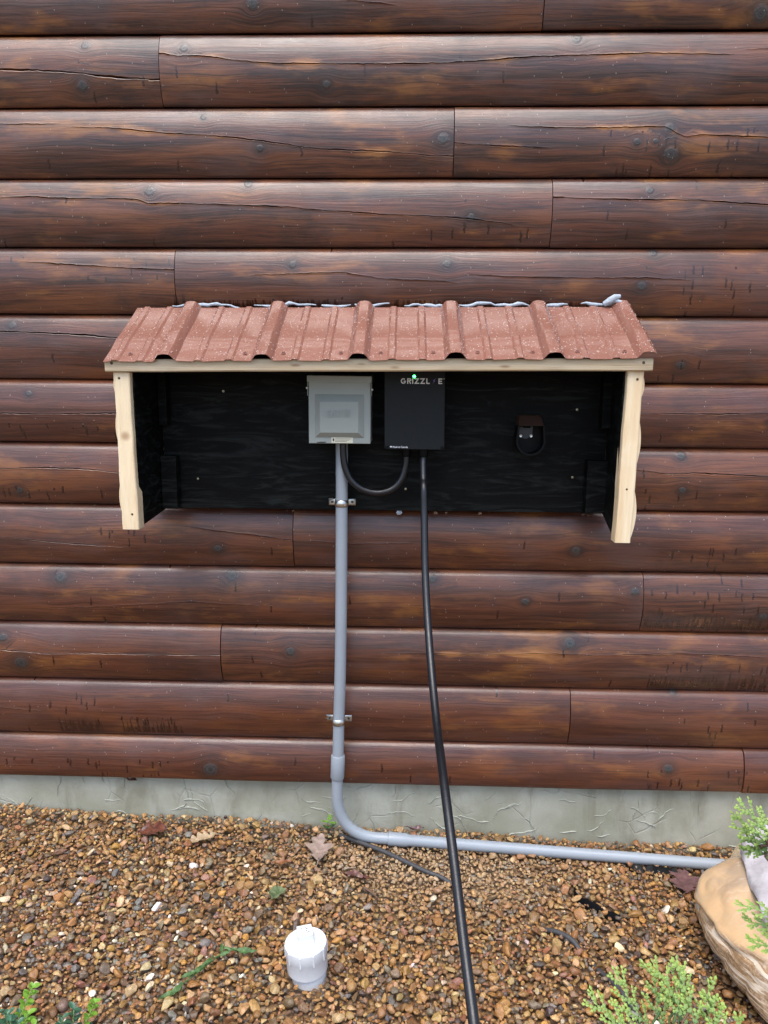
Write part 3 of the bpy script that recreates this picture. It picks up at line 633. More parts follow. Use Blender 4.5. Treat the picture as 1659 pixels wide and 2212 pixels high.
# ---------------------------------------------------------------- equipment shelter
sh = thing('equipment_shelter', 'black lined open wooden shelter with brown metal roof, hung on the log wall', 'shelter', (-.09, -.045, .70))
MB().box((-.692, -.047, .7185), (.541, -.029, 1.262)).obj('back_panel', M['ply'], sh, bevel=.001)
def side(xb, xf, zb, zf, sgn):
    """plywood side sheet from the back panel to the post"""
    t = .018 * sgn
    v = [(xb, -.047, zb), (xf, -.232, zf), (xf, -.232, 1.112), (xb, -.047, 1.235)]
    v2 = [(x + t, y, z) for x, y, z in v]
    return MB().add(v + v2, [(0, 1, 2, 3), (7, 6, 5, 4), (0, 4, 5, 1), (1, 5, 6, 2), (2, 6, 7, 3), (3, 7, 4, 0)]).obj('side_panel', M['ply'], sh)
side(-.692, -.702, .716, .6985, -1); side(.541, .528, .716, .681, 1)
def post(xt0, xt1, xb0, xb1, zt, zb, seed):
    n = 26; vs = []
    for i in range(n + 1):
        f = i / n; z = zt + (zb - zt) * f
        a = xt0 + (xb0 - xt0) * f + .0012 * noise1(f * 9, seed); b = xt1 + (xb1 - xt1) * f + .0014 * noise1(f * 7, seed + 3)
        yf = -.2515 + .0008 * noise1(f * 6, seed + 5)
        c = .0035
        vs += [(a, -.213, z), (b, -.213, z), (b, yf + c, z), (b - c * .35, yf + c * .35, z), (b - c, yf, z), (a + c, yf, z), (a + c * .35, yf + c * .35, z), (a, yf + c, z)]
    m_ = 8
    fs = [(i * m_ + k, i * m_ + (k + 1) % m_, (i + 1) * m_ + (k + 1) % m_, (i + 1) * m_ + k) for i in range(n) for k in range(m_)] + [tuple(range(m_)), tuple(n * m_ + k for k in range(m_))]
    return MB().add(vs, fs).obj('post', M['pine'], sh, smooth=25)
p1 = post(-.7465, -.7065, -.7445, -.7005, 1.0965, .695, 1); p2 = post(.5325, .5725, .5255, .5655, 1.1075, .677, 5)
def disc(c, r, depth=.0016, n=10, axis='y'):
    return MB().lathe([(r * .2, depth), (r * .8, depth * .8), (r, 0), (r, -depth)], c, n, Matrix.Rotation(rad(90), 3, 'X') if axis == 'y' else None)
for pst, pts in ((p1, [(-.732, 1.082), (-.716, .735)]), (p2, [(.5565, 1.088), (.547, .815)])):
    for x, z in pts: disc((x, -.2517, z), .0034, .0007).obj('screw_hole', M['darkhole'], pst)
n = 40; vs = []
for i in range(n + 1):
    f = i / n; x = -.7625 + 1.3515 * f; zb = 1.0975 + .0112 * f + .0006 * noise1(f * 14, 2); zt = 1.1285 + .0105 * f; c = .003; yf = -.2625
    vs += [(x, -.2245, zb), (x, -.2245, zt), (x, yf + c, zt), (x, yf, zt - c), (x, yf, zb + c), (x, yf + c, zb)]
rail = MB().add(vs, [(i * 6 + k, i * 6 + (k + 1) % 6, (i + 1) * 6 + (k + 1) % 6, (i + 1) * 6 + k) for i in range(n) for k in range(6)] + [tuple(range(6)), tuple(n * 6 + k for k in range(6))]).obj('front_rail', M['pine_rail'], sh, smooth=25)
for x, z in ((-.745, 1.119), (.566, 1.128)): disc((x, -.2627, z), .0038, .0008).obj('screw_hole', M['darkhole'], rail)
# slab boards outside the side panels, sawn ends facing out
for x, sg, zs in ((-.7105, -1, [(1.10, 1.03), (1.02, .900), (.84, .718)]), (.5465, 1, [(1.115, 1.03), (1.005, .862), (.825, .685)])):
    for za, zb in zs:
        out = []
        for i in range(13):
            f = i / 12; bul = (.0275 if sg < 0 else .024) + .0115 * math.sin(math.pi * f) ** .9
            out.append((x + sg * bul - (.006 * sg if sg > 0 else .0) - .012 * sg * (za - (za + (zb - za) * f)) * 0, za + (zb - za) * f))
        inner = [(x + sg * .010, zb), (x + sg * .010, za)]
        MB().prism(out + inner, -.05, -.2465).obj('slab_board', M['slab'], sh, smooth=30)
for x0, x1, z0, z1 in ((-.691, -.648, .722, .870), (.485, .540, .724, .868), (-.691, -.668, .955, 1.235), (.517, .540, .955, 1.235)):
    MB().box((x0, -.085, z0), (x1, -.0475, z1)).obj('corner_block', M['ply'], sh, bevel=.0015)
for x, y, z in PANEL_SCREWS:
    disc((x, -.0475, z), .0038, .0022).obj('panel_screw', M['brass'], sh)
for x, sz in ((-.028, .0085), (.075, .0055), (.105, .004), (.20, .005), (.505, .006), (.49, .0045), (.515, .0045), (-.33, .003)):
    v, f = icos(2); v = v * np.array([sz, .006, sz * .8]) * (1 + .25 * np.sin(v @ np.array([5, 3, 7]) + x * 50))[:, None] + np.array([x, -.040, .713 - .2 * sz])
    MB().add(v.tolist(), f.tolist()).obj('splinter', M['bark' if sz < .008 else 'foam'], sh)
# --- metal roof
RL0, RL1, RU0, RU1 = [Vector(c) for c in ROOF_CORNERS]
def roofpt(x, s, h):
    """x measured along the lower edge, s 0..1 up the slope, h off the sheet"""
    f = (x - RL0.x) / (RL1.x - RL0.x)
    lo = RL0.lerp(RL1, f); up = RU0.lerp(RU1, f); p_ = lo.lerp(up, s)
    nn = Vector((0, -.53, .85))
    sag = -.0045 * math.sin(math.pi * min(1, s / .34)) if s < .34 else -.0022 * math.sin(math.pi * (s - .34) / .66)
    dr = -.006 * max(0, (.16 - s) / .16) ** 1.6
    wav = .0012 * math.sin(f * 61) * max(0, 1 - s * 5)
    return p_ + nn * (h + sag + wav) + Vector((0, 0, dr))
prof_pts = [(RL0.x, 0)]
def minor(xc): return [(xc - .0115, 0), (xc - .006, .0036), (xc + .006, .0036), (xc + .0115, 0)]
def major(xc): return [(xc - .031, 0), (xc - .027, .0012), (xc - .0165, .0155), (xc - .012, .0185), (xc - .0, .0200), (xc + .012, .0185), (xc + .0165, .0155), (xc + .027, .0012), (xc + .031, 0)]
prof_pts += minor(-.735) + minor(-.672)
for i, rx in enumerate(RIBS):
    prof_pts += major(rx) if i < 5 else major(rx)[:-2]
    if i < 5: 
        nx_ = RIBS[i + 1]; prof_pts += minor(rx + (nx_ - rx) * .34) + minor(rx + (nx_ - rx) * .66)
prof_pts = [p_ for p_ in prof_pts if p_[0] <= RL1.x] + [(RL1.x, .004)]
prof_pts.sort()
ss = [0, .02, .05, .09, .14, .2, .27, .34, .42, .52, .64, .78, .9, 1.0]; vs = []; n = len(prof_pts)
for s_ in ss: vs += [roofpt(x, s_, h) for x, h in prof_pts]
for s_ in ss: vs += [roofpt(x, s_, h - .0009) for x, h in prof_pts]
off = n * len(ss); fs = []
for j in range(len(ss) - 1):
    for i in range(n - 1):
        a, b, c, d_ = j * n + i, j * n + i + 1, (j + 1) * n + i + 1, (j + 1) * n + i
        fs += [(a, b, c, d_), (d_ + off, c + off, b + off, a + off)]
fs += [(i + 1, i, i + off, i + 1 + off) for i in range(n - 1)]
L_ = (len(ss) - 1) * n
fs += [(L_ + i, L_ + i + 1, L_ + i + 1 + off, L_ + i + off) for i in range(n - 1)]
for j in range(len(ss) - 1):
    fs += [(j * n, (j + 1) * n, (j + 1) * n + off, j * n + off), ((j + 1) * n + n - 1, j * n + n - 1, j * n + n - 1 + off, (j + 1) * n + n - 1 + off)]
roof = MB().add(vs, fs).obj('metal_roof', M['roof'], sh, smooth=24, fix=False)
# unseen black board added under the sheet to block light
b = [roofpt(RL0.x + .03, .06, -.010), roofpt(RL1.x - .05, .06, -.010), roofpt(RL1.x - .05, .97, -.008), roofpt(RL0.x + .03, .97, -.008)]
MB().add(b + [v_ - Vector((0, 0, .010)) for v_ in b], [(0, 1, 2, 3), (7, 6, 5, 4), (0, 4, 5, 1), (1, 5, 6, 2), (2, 6, 7, 3), (3, 7, 4, 0)]).obj('roof_light_blocker', M['ply'], sh)
for i, x in enumerate((-.705, -.415, -.318, -.175, -.075, .055, .165, .30, .41, .525)):
    c = roofpt(x, .115, .0012); t_ = Vector((0, -.53, .85)).to_track_quat('Z', 'Y').to_matrix()
    MB().lathe([(.0062, 0), (.0058, .0012), (.0036, .0016), (.0036, .0042), (.003, .0048)], c, 8, t_).obj('roof_screw', M['roof'], roof, smooth=30)
# rain drops on the sheet
hv, hf = icos(1); hv = hv[:]; dm = MB(); rr_ = random.Random(3)
def hgt(x):
    for (a, ha), (b_, hb) in zip(prof_pts, prof_pts[1:]):
        if a <= x <= b_: return ha + (hb - ha) * (x - a) / (b_ - a + 1e-9)
    return 0
qm = np.array(Vector((0, -.53, .85)).to_track_quat('Z', 'Y').to_matrix())
for _ in range(3800):
    x = rr_.uniform(RL0.x + .004, RL1.x - .004); s_ = rr_.random()
    band = math.exp(-((s_ - .42) / .13) ** 2)
    if rr_.random() < band * .62: continue
    r = .0008 + .0012 * rr_.random() ** 2
    c = np.array(roofpt(x, s_, hgt(x)))
    dm.add((((hv * np.array([r, r * rr_.uniform(1, 1.5), r * .55])) @ qm.T) + c).tolist(), hf.tolist())
o = dm.obj('rain_drop', M['drop'], roof, smooth=80, fix=False); o['kind'] = 'stuff'

# expanding foam bead between roof and wall
fm = MB(); rf = random.Random(9)
for a, b_ in ((-.655, -.47), (-.43, -.26), (-.245, -.165), (-.155, -.06), (-.02, .10), (.115, .335), (.355, .42), (.455, .585)):
    pts, rs = [], []; nn = max(4, int((b_ - a) / .012))
    for i in range(nn + 1):
        f = i / nn; x = a + (b_ - a) * f; q0 = RU0.lerp(RU1, (x - RU0.x) / (RU1.x - RU0.x))
        pts.append((x, -.036 + .002 * noise1(x * 40), q0.z + .006 + .005 * noise1(x * 24, 3) + .004 * noise1(x * 70)))
        rs.append((.0042 + .0022 * noise1(x * 60, 2)) * min(1, .35 + 3 * min(f, 1 - f)))
    fm.tube(pts, rs, 9)
fm.tube([(.515, -.042, 1.285), (.530, -.046, 1.294), (.543, -.050, 1.303), (.556, -.05, 1.306)], [.007, .010, .009, .005], 9)
fm.tube([(.536, -.046, 1.297), (.548, -.05, 1.293), (.560, -.052, 1.288), (.572, -.05, 1.285)], [.007, .006, .006, .004], 9)
tag(fm.obj('foam_sealant', M['foam'], smooth=60), 'lumpy white foam sealant squeezed along the roof top against the logs', 'sealant')

# ---------------------------------------------------------------- grey outlet box
ob = thing('outlet_box', 'grey metal outlet box with raised square lid on the black panel', 'electrical box', (-.186, -.047, .915))
MB().box((-.2660, -.140, .9155), (-.1045, -.0475, 1.083)).obj('body', M['boxgrey'], ob, bevel=.002)
lid = MB()
x0, x1, z0, z1, yf = -.2685, -.1050, .9145, 1.0775, -.1475
def ring(a, y): return [(x0 + a[0], y, z0 + a[1]), (x1 - a[0], y, z0 + a[1]), (x1 - a[0], y, z1 - a[2]), (x0 + a[0], y, z1 - a[2])]
R_ = [ring((0, 0, 0), -.141), ring((0, 0, 0), yf + .001), ring((.001, .001, .001), yf), ring((.0165, .0155, .034), yf), ring((.0175, .0165, .035), yf - .001), ring((.031, .029, .052), yf - .0125), ring((.032, .030, .053), yf - .013)]
vs = [p_ for r_ in R_ for p_ in r_]
fs = [(i * 4 + k, i * 4 + (k + 1) % 4, i * 4 + 4 + (k + 1) % 4, i * 4 + 4 + k) for i in range(6) for k in range(4)] + [(24, 25, 26, 27), (3, 2, 1, 0)]
lid.add(vs, fs); lid = lid.obj('lid', M['boxgrey'], ob)
hood = MB(); hood.add([(-.2715, -.1525, 1.0755), (-.1020, -.1525, 1.0750), (-.1020, -.1525, 1.0910), (-.2715, -.1525, 1.0925), (-.2715, -.0475, 1.0755), (-.1020, -.0475, 1.0750), (-.1020, -.0475, 1.0990), (-.2715, -.0475, 1.1005)],
    [(0, 1, 2, 3), (7, 6, 5, 4), (0, 3, 7, 4), (1, 5, 6, 2), (3, 2, 6, 7), (0, 4, 5, 1)]).obj('hood', M['boxgrey'], ob, bevel=.0012)
for xa, sg in ((-.2712, -1), (-.1023, 1)):
    ar = MB().box((min(xa, xa + .0012 * -sg), -.151, 1.040), (max(xa, xa + .0012 * -sg), -.125, 1.0752)).obj('hinge_arm', M['boxgrey'], ob)
    MB().lathe([(.0034, -.002), (.0034, .0026), (.0020, .0034)], (xa + sg * .001, -.143, 1.0600 if sg < 0 else 1.0565), 10, Matrix.Rotation(rad(90 * sg), 3, 'Y')).obj('hinge_screw', M['zinc'], ar, smooth=30)
def text_obj(name, body, cx, cz, wd, ht, y, mat, parent, bold=.02, ext=.0004):
    cu = bpy.data.curves.new(name, 'FONT'); cu.body = body; cu.size = 1; cu.offset = bold; cu.align_x = 'CENTER'; cu.extrude = .01; cu.resolution_u = 3
    t = bpy.data.objects.new(name, cu); COL.objects.link(t)
    bpy.context.view_layer.update()
    me = bpy.data.meshes.new_from_object(t.evaluated_get(bpy.context.evaluated_depsgraph_get()))
    bpy.data.objects.remove(t); bpy.data.curves.remove(cu)
    v = np.array([q_.co[:] for q_ in me.vertices]); lo, hi = v.min(0), v.max(0)
    u = np.stack([cx + ((v[:, 0] - lo[0]) / (hi[0] - lo[0]) - .5) * wd, y - np.where(v[:, 2] > 0, ext, -.0003), cz + ((v[:, 1] - lo[1]) / (hi[1] - lo[1]) - .5) * ht], 1)
    me.vertices.foreach_set('co', u.astype(np.float32).ravel()); me.update(); me.name = name; me.materials.clear(); me.materials.append(mat)
    return link(bpy.data.objects.new(name, me), parent)
def ribbon(mb, pts, wd, y0, y1, closed=False):
    P_ = [Vector((a, b)) for a, b in pts]; n = len(P_); L_, R2 = [], []
    for i, p_ in enumerate(P_):
        a = P_[i - 1] if (i or closed) else None; b = P_[(i + 1) % n] if (i < n - 1 or closed) else None
        d1 = (p_ - a).normalized() if a is not None else (b - p_).normalized(); d2 = (b - p_).normalized() if b is not None else d1
        nn = Vector((-d1.y - d2.y, d1.x + d2.x)); nn = nn.normalized() if nn.length > 1e-6 else Vector((-d1.y, d1.x))
        k = min(2.2, 1 / max(.3, nn.dot(Vector((-d1.y, d1.x)))))
        L_.append(p_ + nn * wd * .5 * k); R2.append(p_ - nn * wd * .5 * k)
    v = [(p_.x, y1, p_.y) for p_ in L_] + [(p_.x, y1, p_.y) for p_ in R2] + [(p_.x, y0, p_.y) for p_ in L_] + [(p_.x, y0, p_.y) for p_ in R2]
    f = []
    for i in range(n if closed else n - 1):
        j = (i + 1) % n
        f += [(i, j, n + j, n + i), (2 * n + j, 2 * n + i, 3 * n + i, 3 * n + j), (j, i, 2 * n + i, 2 * n + j), (n + i, n + j, 3 * n + j, 3 * n + i)]
    if not closed: f += [(0, n, 3 * n, 2 * n), (n - 1, 2 * n - 1, 4 * n - 1, 3 * n - 1)]
    mb.add(v, f)
def arc(cx, cz, rx, rz, a0, a1, n=12): return [(cx + rx * math.cos(rad(a0 + (a1 - a0) * i / n)), cz + rz * math.sin(rad(a0 + (a1 - a0) * i / n))) for i in range(n + 1)]
h_ = .5                                        # half a stroke, so outlines fill the 0..1 box
def glyph(ch, t, w):
    a, b = t / 2, 1 - t / 2; wl, wr_ = t / 2 * w, 1 - t / 2 * w
    return {'G': [(arc(.5, .5, .5 - a * w, .5 - a, 48, 352, 18) + [(wr_, .46), (.56, .46)], 0)],
            'R': [([(wl, 0), (wl, 1)], 0), ([(wl * 2, b), (.58, b)] + arc(.58, .72, .32, b - .72, 80, -80, 8) + [(.58, .72 - (b - .72)), (wl * 2, .72 - (b - .72))], 0), ([(.52, .72 - (b - .72) - a * 1.02), (.90, 0)], 0)],
            'I': [([(.5, 0), (.5, 1)], 0)],
            'Z': [([(0, b), (1 - t * w * .8, b), (t * w * .8, a), (1, a)], 0)],
            'L': [([(wl, 1), (wl, a), (1, a)], 0)],
            'E': [([(1, b), (wl, b), (wl, a), (1, a)], 0), ([(wl * 2.02, .5), (.9, .5)], 0)],
            'A': [([(wl, 0), (.5, 1 - t * .4), (wr_, 0)], 0)], 'T': [([(0, b), (1, b)], 0), ([(.5, 1 - t * 1.02), (.5, 0)], 0)],
            'O': [(arc(.5, .5, .5 - a * w, .5 - a, 0, 342, 19), 1)], 'N': [([(wl, 0), (wl, b), (wr_, a), (wr_, 1)], 0)]}[ch]
def stroke_text(name, items, z0, ht, t, y0, y1, mat, parent):
    mb = MB()
    for ch, x0_, wd in items:
        for pts, closed in glyph(ch, t / ht, ht / wd): ribbon(mb, [(x0_ + p_[0] * wd, z0 + p_[1] * ht) for p_ in pts], t, y0, y1, bool(closed))
    return mb.obj(name, mat, parent)
stroke_text('embossed_lettering', [('E', -.2190, .0100), ('A', -.2068, .0120), ('T', -.1942, .0105), ('O', -.1830, .0125), ('N', -.1695, .0110)], .9855, .0175, .0034, -.1600, -.1630, M['boxgrey'], lid)
st = MB().box((-.2085, -.1482, .9160), (-.1515, -.1472, .9315)).obj('warning_sticker', M['sticker'], lid)
sk = MB().box((-.2050, -.1485, .9205), (-.2020, -.1483, .9285)).box((-.2025, -.1485, .9225), (-.2005, -.1483, .9265))
for i in range(3): sk.box((-.1985, -.1485, .9265 - i * .0035), (-.1985 + .043 - i * .006, -.1483, .9275 - i * .0035))
sk.obj('sticker_print', M['print_black'], st)
MB().prism([(-.2475, .9160), (-.2290, .9158), (-.2225, .9172), (-.2235, .9195), (-.2300, .9188), (-.2380, .9192), (-.2470, .9178)], -.1472, -.1479).obj('chipped_paint', M['print_black'], lid)

# ---------------------------------------------------------------- black charging box
cb = thing('charging_box', 'flat black charging box with white lettering and green light under the roof', 'car charger', (.012, -.047, .90))
MB().box((-.0640, -.1345, .9025), (.0865, -.0475, 1.158)).obj('housing', M['blackbox'], cb, bevel=.003)
cov = MB()
poly = []
for cx_, cz_, a0 in ((-.0605, .9075, 180), (.0845, .9070, 270), (.0825, 1.156, 0), (-.0625, 1.156, 90)):
    for i in range(5): a = rad(a0 + i * 22.5); poly.append((cx_ + .0065 * math.cos(a), cz_ + .0065 * math.sin(a)))
cov = cov.prism(poly, -.1345, -.1465).obj('front_cover', M['blackbox'], cb, bevel=.0012, seg=2)
stroke_text('lettering', [('G', -.0258, .0135), ('R', -.0090, .0105), ('I', .0035, .0040), ('Z', .0098, .0125), ('Z', .0250, .0125), ('L', .0408, .0090)], 1.0725, .0142, .0028, -.1464, -.1470, M['print_white'], cov)
stroke_text('lettering', [('E', .0725, .0100)], 1.0725, .0142, .0028, -.1464, -.1470, M['print_white'], cov)
text_obj('trademark_lettering', 'TM', .0868, 1.0855, .0040, .0022, -.1466, M['print_white'], cov, .03)
MB().prism([(.0572, 1.0735), (.0640, 1.0803), (.0612, 1.0806), (.0662, 1.0872), (.0580, 1.0800), (.0612, 1.0796)], -.1464, -.1470).obj('bolt_emblem', M['print_violet'], cov)
text_obj('origin_lettering', 'Made in Canada', -.0255, .9068, .0400, .0050, -.1466, M['print_white'], cov, .008)
ml = [(0, 1), (.15, .62), (.36, .72), (.28, .22), (.5, .42), (.58, .3), (.95, .38), (.82, .05), (.97, -.05), (.45, -.42), (.5, -.58), (.06, -.5), (.05, -1), (-.05, -1), (-.06, -.5), (-.5, -.58), (-.45, -.42), (-.97, -.05), (-.82, .05), (-.95, .38), (-.58, .3), (-.5, .42), (-.28, .22), (-.36, .72), (-.15, .62)]
MB().prism([(-.0500 + a * .0031, .9072 + b_ * .0031) for a, b_ in ml], -.1464, -.1470).obj('maple_leaf_emblem', M['print_white'], cov)
MB().lathe([(.0038, -.001), (.0038, .0012), (.0022, .0026)], (.0092, -.1466, 1.0915), 12, Matrix.Rotation(rad(90), 3, 'X')).obj('status_light', M['led'], cov, smooth=40)
for x, z in ((-.0600, .9070), (.0850, .9065), (-.0625, 1.150), (.0825, 1.150)):
    MB().lathe([(.0042, -.001), (.0042, .0007), (.0028, .0011), (.0026, .0004), (.0012, .0004)], (x, -.1466, z), 14, Matrix.Rotation(rad(90), 3, 'X')).obj('cover_screw', M['blackplastic'], cov, smooth=30)
for gx, gy in ((-.0090, -.100), (.0368, -.112)):
    MB().lathe([(.0155, .0005), (.0155, -.010), (.0135, -.011), (.0135, -.0130), (.0125, -.022), (.0105, -.026)], (gx, gy, .9025), 12).obj('cable_gland', M['blackplastic'], cb, smooth=30)

# ---------------------------------------------------------------- cables
lp = catmull(LOOP, 8); lp[0].z = .9155
for p_ in lp: p_.y = -.108 + .008 * min(1, max(0, (p_.x + .06) / .05))
tag(MB().tube(lp, .0092, 18).obj('power_cable', M['rubber'], smooth=60), 'short black cable looping from the grey box to the black charging box', 'cable')
cpts = [Vector((.0368, -.112, .8775)), Vector((.0366, -.122, .855)), Vector((.0375, -.140, .82))]
cpts += [Vector(p_) for p_ in CABLE[1:]] + [Vector((.17, -1.45, -.22)), Vector((.23, -1.75, -.305)), Vector((.34, -2.2, -.325)), Vector((.40, -2.9, -.327))]
ch = thing('charging_cable', 'long thick black charging cable hanging from the charging box toward the viewer', 'cable', (.0368, -.112, .70))
MB().tube(catmull(cpts, 8), .0097, 20).obj('cable_sheath', M['rubber'], ch, smooth=60)

# ---------------------------------------------------------------- plug holster
ph = thing('plug_holster', 'small rounded black plug holster with two bright screws on the black panel', 'holster', (.329, -.047, .88))
def shield(cx_, zt, wd, zb, n=18, taper=.0):
    return [(cx_ - wd * (1 - taper), zt)] + [(cx_ - wd * math.cos(math.pi * i / n), (zb + wd) - wd * math.sin(math.pi * i / n)) for i in range(n + 1)] + [(cx_ + wd * (1 - taper), zt)]
o_out = shield(.330, .957, .0395, .876, taper=.10); o_in = shield(.330, .957, .0345, .881, taper=.10); n = len(o_out)
vs = [(x, -.0475, z) for x, z in o_out] + [(x, -.100, z) for x, z in o_out] + [(x, -.100, z) for x, z in o_in] + [(x, -.053, z) for x, z in o_in]
fs = [(a * n + i, a * n + i + 1, (a + 1) * n + i + 1, (a + 1) * n + i) for a in range(3) for i in range(n - 1)] + [tuple(3 * n + i for i in range(n))]
MB().add(vs, fs).obj('cup', M['blackplastic'], ph, smooth=40)
hd = MB().add([(.296, -.0475, .985), (.363, -.0475, .985), (.367, -.0475, .955), (.293, -.0475, .955), (.303, -.066, .9835), (.356, -.066, .9835), (.365, -.098, .957), (.296, -.098, .957)],
    [(0, 1, 2, 3), (4, 7, 6, 5), (0, 4, 5, 1), (1, 5, 6, 2), (2, 6, 7, 3), (3, 7, 4, 0)]).obj('hood', M['brownplastic'], ph, bevel=.003)
MB().prism([(.302, .925), (.304, .948), (.312, .953), (.314, .948), (.334, .948), (.336, .954), (.341, .953), (.340, .930), (.332, .925), (.326, .919), (.318, .919)], -.053, -.056).obj('latch_plate', mat_simple('grey_plate', (.018, .021, .026), .45), ph)
for x in (.3085, .3365):
    MB().lathe([(.0046, -.001), (.0046, .0012), (.0036, .0020), (.0017, .0016), (.0015, .0003), (.0002, .0003)], (x, -.056, .9268), 16, Matrix.Rotation(rad(90), 3, 'X')).obj('screw', M['zinc'], ph, smooth=30)

for o in ph.children: o.location += Vector((-.004, 0, .006))

# ---------------------------------------------------------------- conduit
cn = thing('conduit', 'grey plastic conduit dropping from the grey box and turning along the foundation', 'pipe', (-.19, -.08, -.30))
RP = .0167
vert = [(-.1868, -.083, .916), (-.1870, -.082, .80), (-.1880, -.080, .70), (-.1905, -.078, .42), (-.1945, -.072, .22), (-.1992, -.066, .09), (-.2022, -.0645, -.03), (-.2030, -.0640, -.06)]
MB().tube(catmull(vert, 6), RP, 24).obj('upright_pipe', M['pvc'], cn, smooth=60)
MB().tube([(-.2018, -.0650, -.018), (-.2020, -.0650, -.022), (-.2045, -.0635, -.090), (-.2048, -.0635, -.094)], [.0188, .0208, .0208, .0188], 24).obj('coupling', M['pvc'], cn, smooth=30)
PR = [Vector(p_) for p_ in PIPE_RUN]
elb = [(-.2046, -.0635, -.088), (-.2050, -.0632, -.140), (-.2035, -.0628, -.175), (-.196, -.062, -.209), (-.181, -.0615, -.240), (-.157, -.061, -.265), (-.127, -.060, -.281), (-.095, -.0595, -.2885), (-.060, -.0595, -.2905), (-.045, -.0595, -.2911)]
MB().tube(catmull(elb, 6), RP, 24).obj('elbow', M['pvc'], cn, smooth=60)
e0 = Vector((-.050, -.0595, -.2909)); e1 = Vector((.99, -.0890, -.3315)); dr_ = (e1 - e0).normalized()
MB().tube([e0 - dr_ * .001, e0, e0 + dr_ * .052, e0 + dr_ * .064, e0 + dr_ * .5, e1, e1 + dr_ * .45], [.0185, .0203, .0200, RP, RP, RP, RP], 24).obj('ground_pipe', M['pvc'], cn, smooth=30)
strap0 = None
for i, (c, sq, lab) in enumerate((((-.1878, -.0805, .7435), .0815, 'shiny metal pipe strap holding the conduit at the bottom of the black panel'),
                            ((-.2000, -.0660, .0900), .068, 'shiny metal pipe strap holding the conduit against the logs near the foundation'))):
    r0 = thing('pipe_strap', lab, 'pipe strap', c, 'pipe straps on the conduit')
    if i == 0:
        vs = []; 
        back = .020
        path = [(-.0375, back), (-.0185, back), (-.0185, .008)] + [(.0185 * math.cos(rad(180 + a)), .0185 * math.sin(rad(180 + a)) ) for a in range(10, 171, 10)] + [(.0185, .008), (.0185, back), (.0375, back)]
        # saddle over the pipe, ribbed along its middle
        mb = MB(); vs = []
        for x, y in path:
            for z, k in ((-.0095, 0), (-.0045, 0), (-.0025, .0012), (.0025, .0012), (.0045, 0), (.0095, 0)):
                f = 1 + (k / .0185 if abs(x) < .0186 and y < .012 else 0); vs.append((x * f, y * f, z))
        n = 6; fs = [(i2 * n + k, i2 * n + k + 1, (i2 + 1) * n + k + 1, (i2 + 1) * n + k) for i2 in range(len(path) - 1) for k in range(n - 1)]
        o = mb.add(vs, fs).obj('saddle', M['zinc'], smooth=40); o.parent = r0; o.location = (0, 0, 0)
        sol = o.modifiers.new('thickness', 'SOLIDIFY'); sol.thickness = .0014; sol.offset = 1
        sps = [o]
        for x in (-.0285, .0285):
            s_ = MB().lathe([(.0036, -.001), (.0036, .0004), (.0002, .0004)], (x, back - .0022, 0), 12, Matrix.Rotation(rad(90), 3, 'X')).obj('strap_hole', M['print_black']); s_.parent = r0; s_.location = (0, 0, 0); sps.append(s_)
        strap0 = sps
    else:
        for o in strap0:
            c_ = o.copy(); COL.objects.link(c_); c_.parent = r0

# ---------------------------------------------------------------- white cleanout
co = thing('drain_cleanout', 'white plastic drain cleanout with square topped plug, standing in the gravel', 'pipe fitting', (CX, CY, -.31))
tl = Matrix.Rotation(rad(-3), 3, 'Y') @ Matrix.Rotation(rad(2), 3, 'X'); cc = (CX, CY, -.2875)
MB().lathe([(.0405, -.12), (.0405, .006)], (CX + .004, CY, -.2875), 40).obj('drain_pipe', M['white_pvc'], co, smooth=40)
MB().lathe([(.044, 0), (.0475, .001), (.0480, .004), (.0482, .040), (.0490, .0415), (.0492, .066), (.0490, .069), (.0470, .0705), (.0415, .0705)], cc, 48, tl).obj('adapter', M['white_pvc'], co, smooth=30)
for k in range(10):
    rb = MB()
    a = 2 * math.pi * (k + .27) / 10; ca, sa = math.cos(a), math.sin(a); t_ = .0016
    pts = [(.0488, -t_, .036), (.0505, -t_, .038), (.0505, -t_, .066), (.0488, -t_, .069), (.0488, t_, .036), (.0505, t_, .038), (.0505, t_, .066), (.0488, t_, .069)]
    rb.add([tl @ Vector((x * ca - y * sa, x * sa + y * ca, z)) + Vector(cc) for x, y, z in pts], [(0, 1, 2, 3), (7, 6, 5, 4), (1, 5, 6, 2), (0, 4, 5, 1), (2, 6, 7, 3)])
    rb.obj('grip_rib', M['white_pvc'], co)
plug = MB().lathe([(.0420, .0690), (.0420, .0735), (.0405, .0750), (.0100, .0765)], cc, 48, tl).obj('plug', M['white_pvc'], co, smooth=30)
sq = MB().box((-.0185, -.0185, .0740), (.0185, .0185, .1010)); rz = tl @ Matrix.Rotation(rad(14), 3, 'Z')
sq.v = [tuple(rz @ Vector((x * (1.06 if z < .08 else .96), y * (1.06 if z < .08 else .96), z)) + Vector(cc)) for x, y, z in sq.v]
sqo = sq.obj('square_knob', M['white_pvc'], plug, bevel=.0022)
dk = MB()
for x, y, a, l in ((-.007, .007, .4, .005), (.002, .008, 1.6, .004), (.006, .004, .2, .006), (.004, -.003, 2.4, .005), (.008, -.008, .3, .006), (-.004, -.002, 1.1, .004)):
    v = []
    for sx, sy in ((-1, -.3), (1, -.2), (.8, .3), (-.9, .25)):
        px = x + (sx * math.cos(a) * l - sy * math.sin(a) * l) * .6; py = y + (sx * math.sin(a) * l + sy * math.cos(a) * l) * .6
        v.append(tuple(rz @ Vector((px, py, .1013)) + Vector(cc)))
    dk.add(v, [(0, 1, 2, 3)])
dk.obj('dirt_mark', M['print_black'], sqo, fix=False)

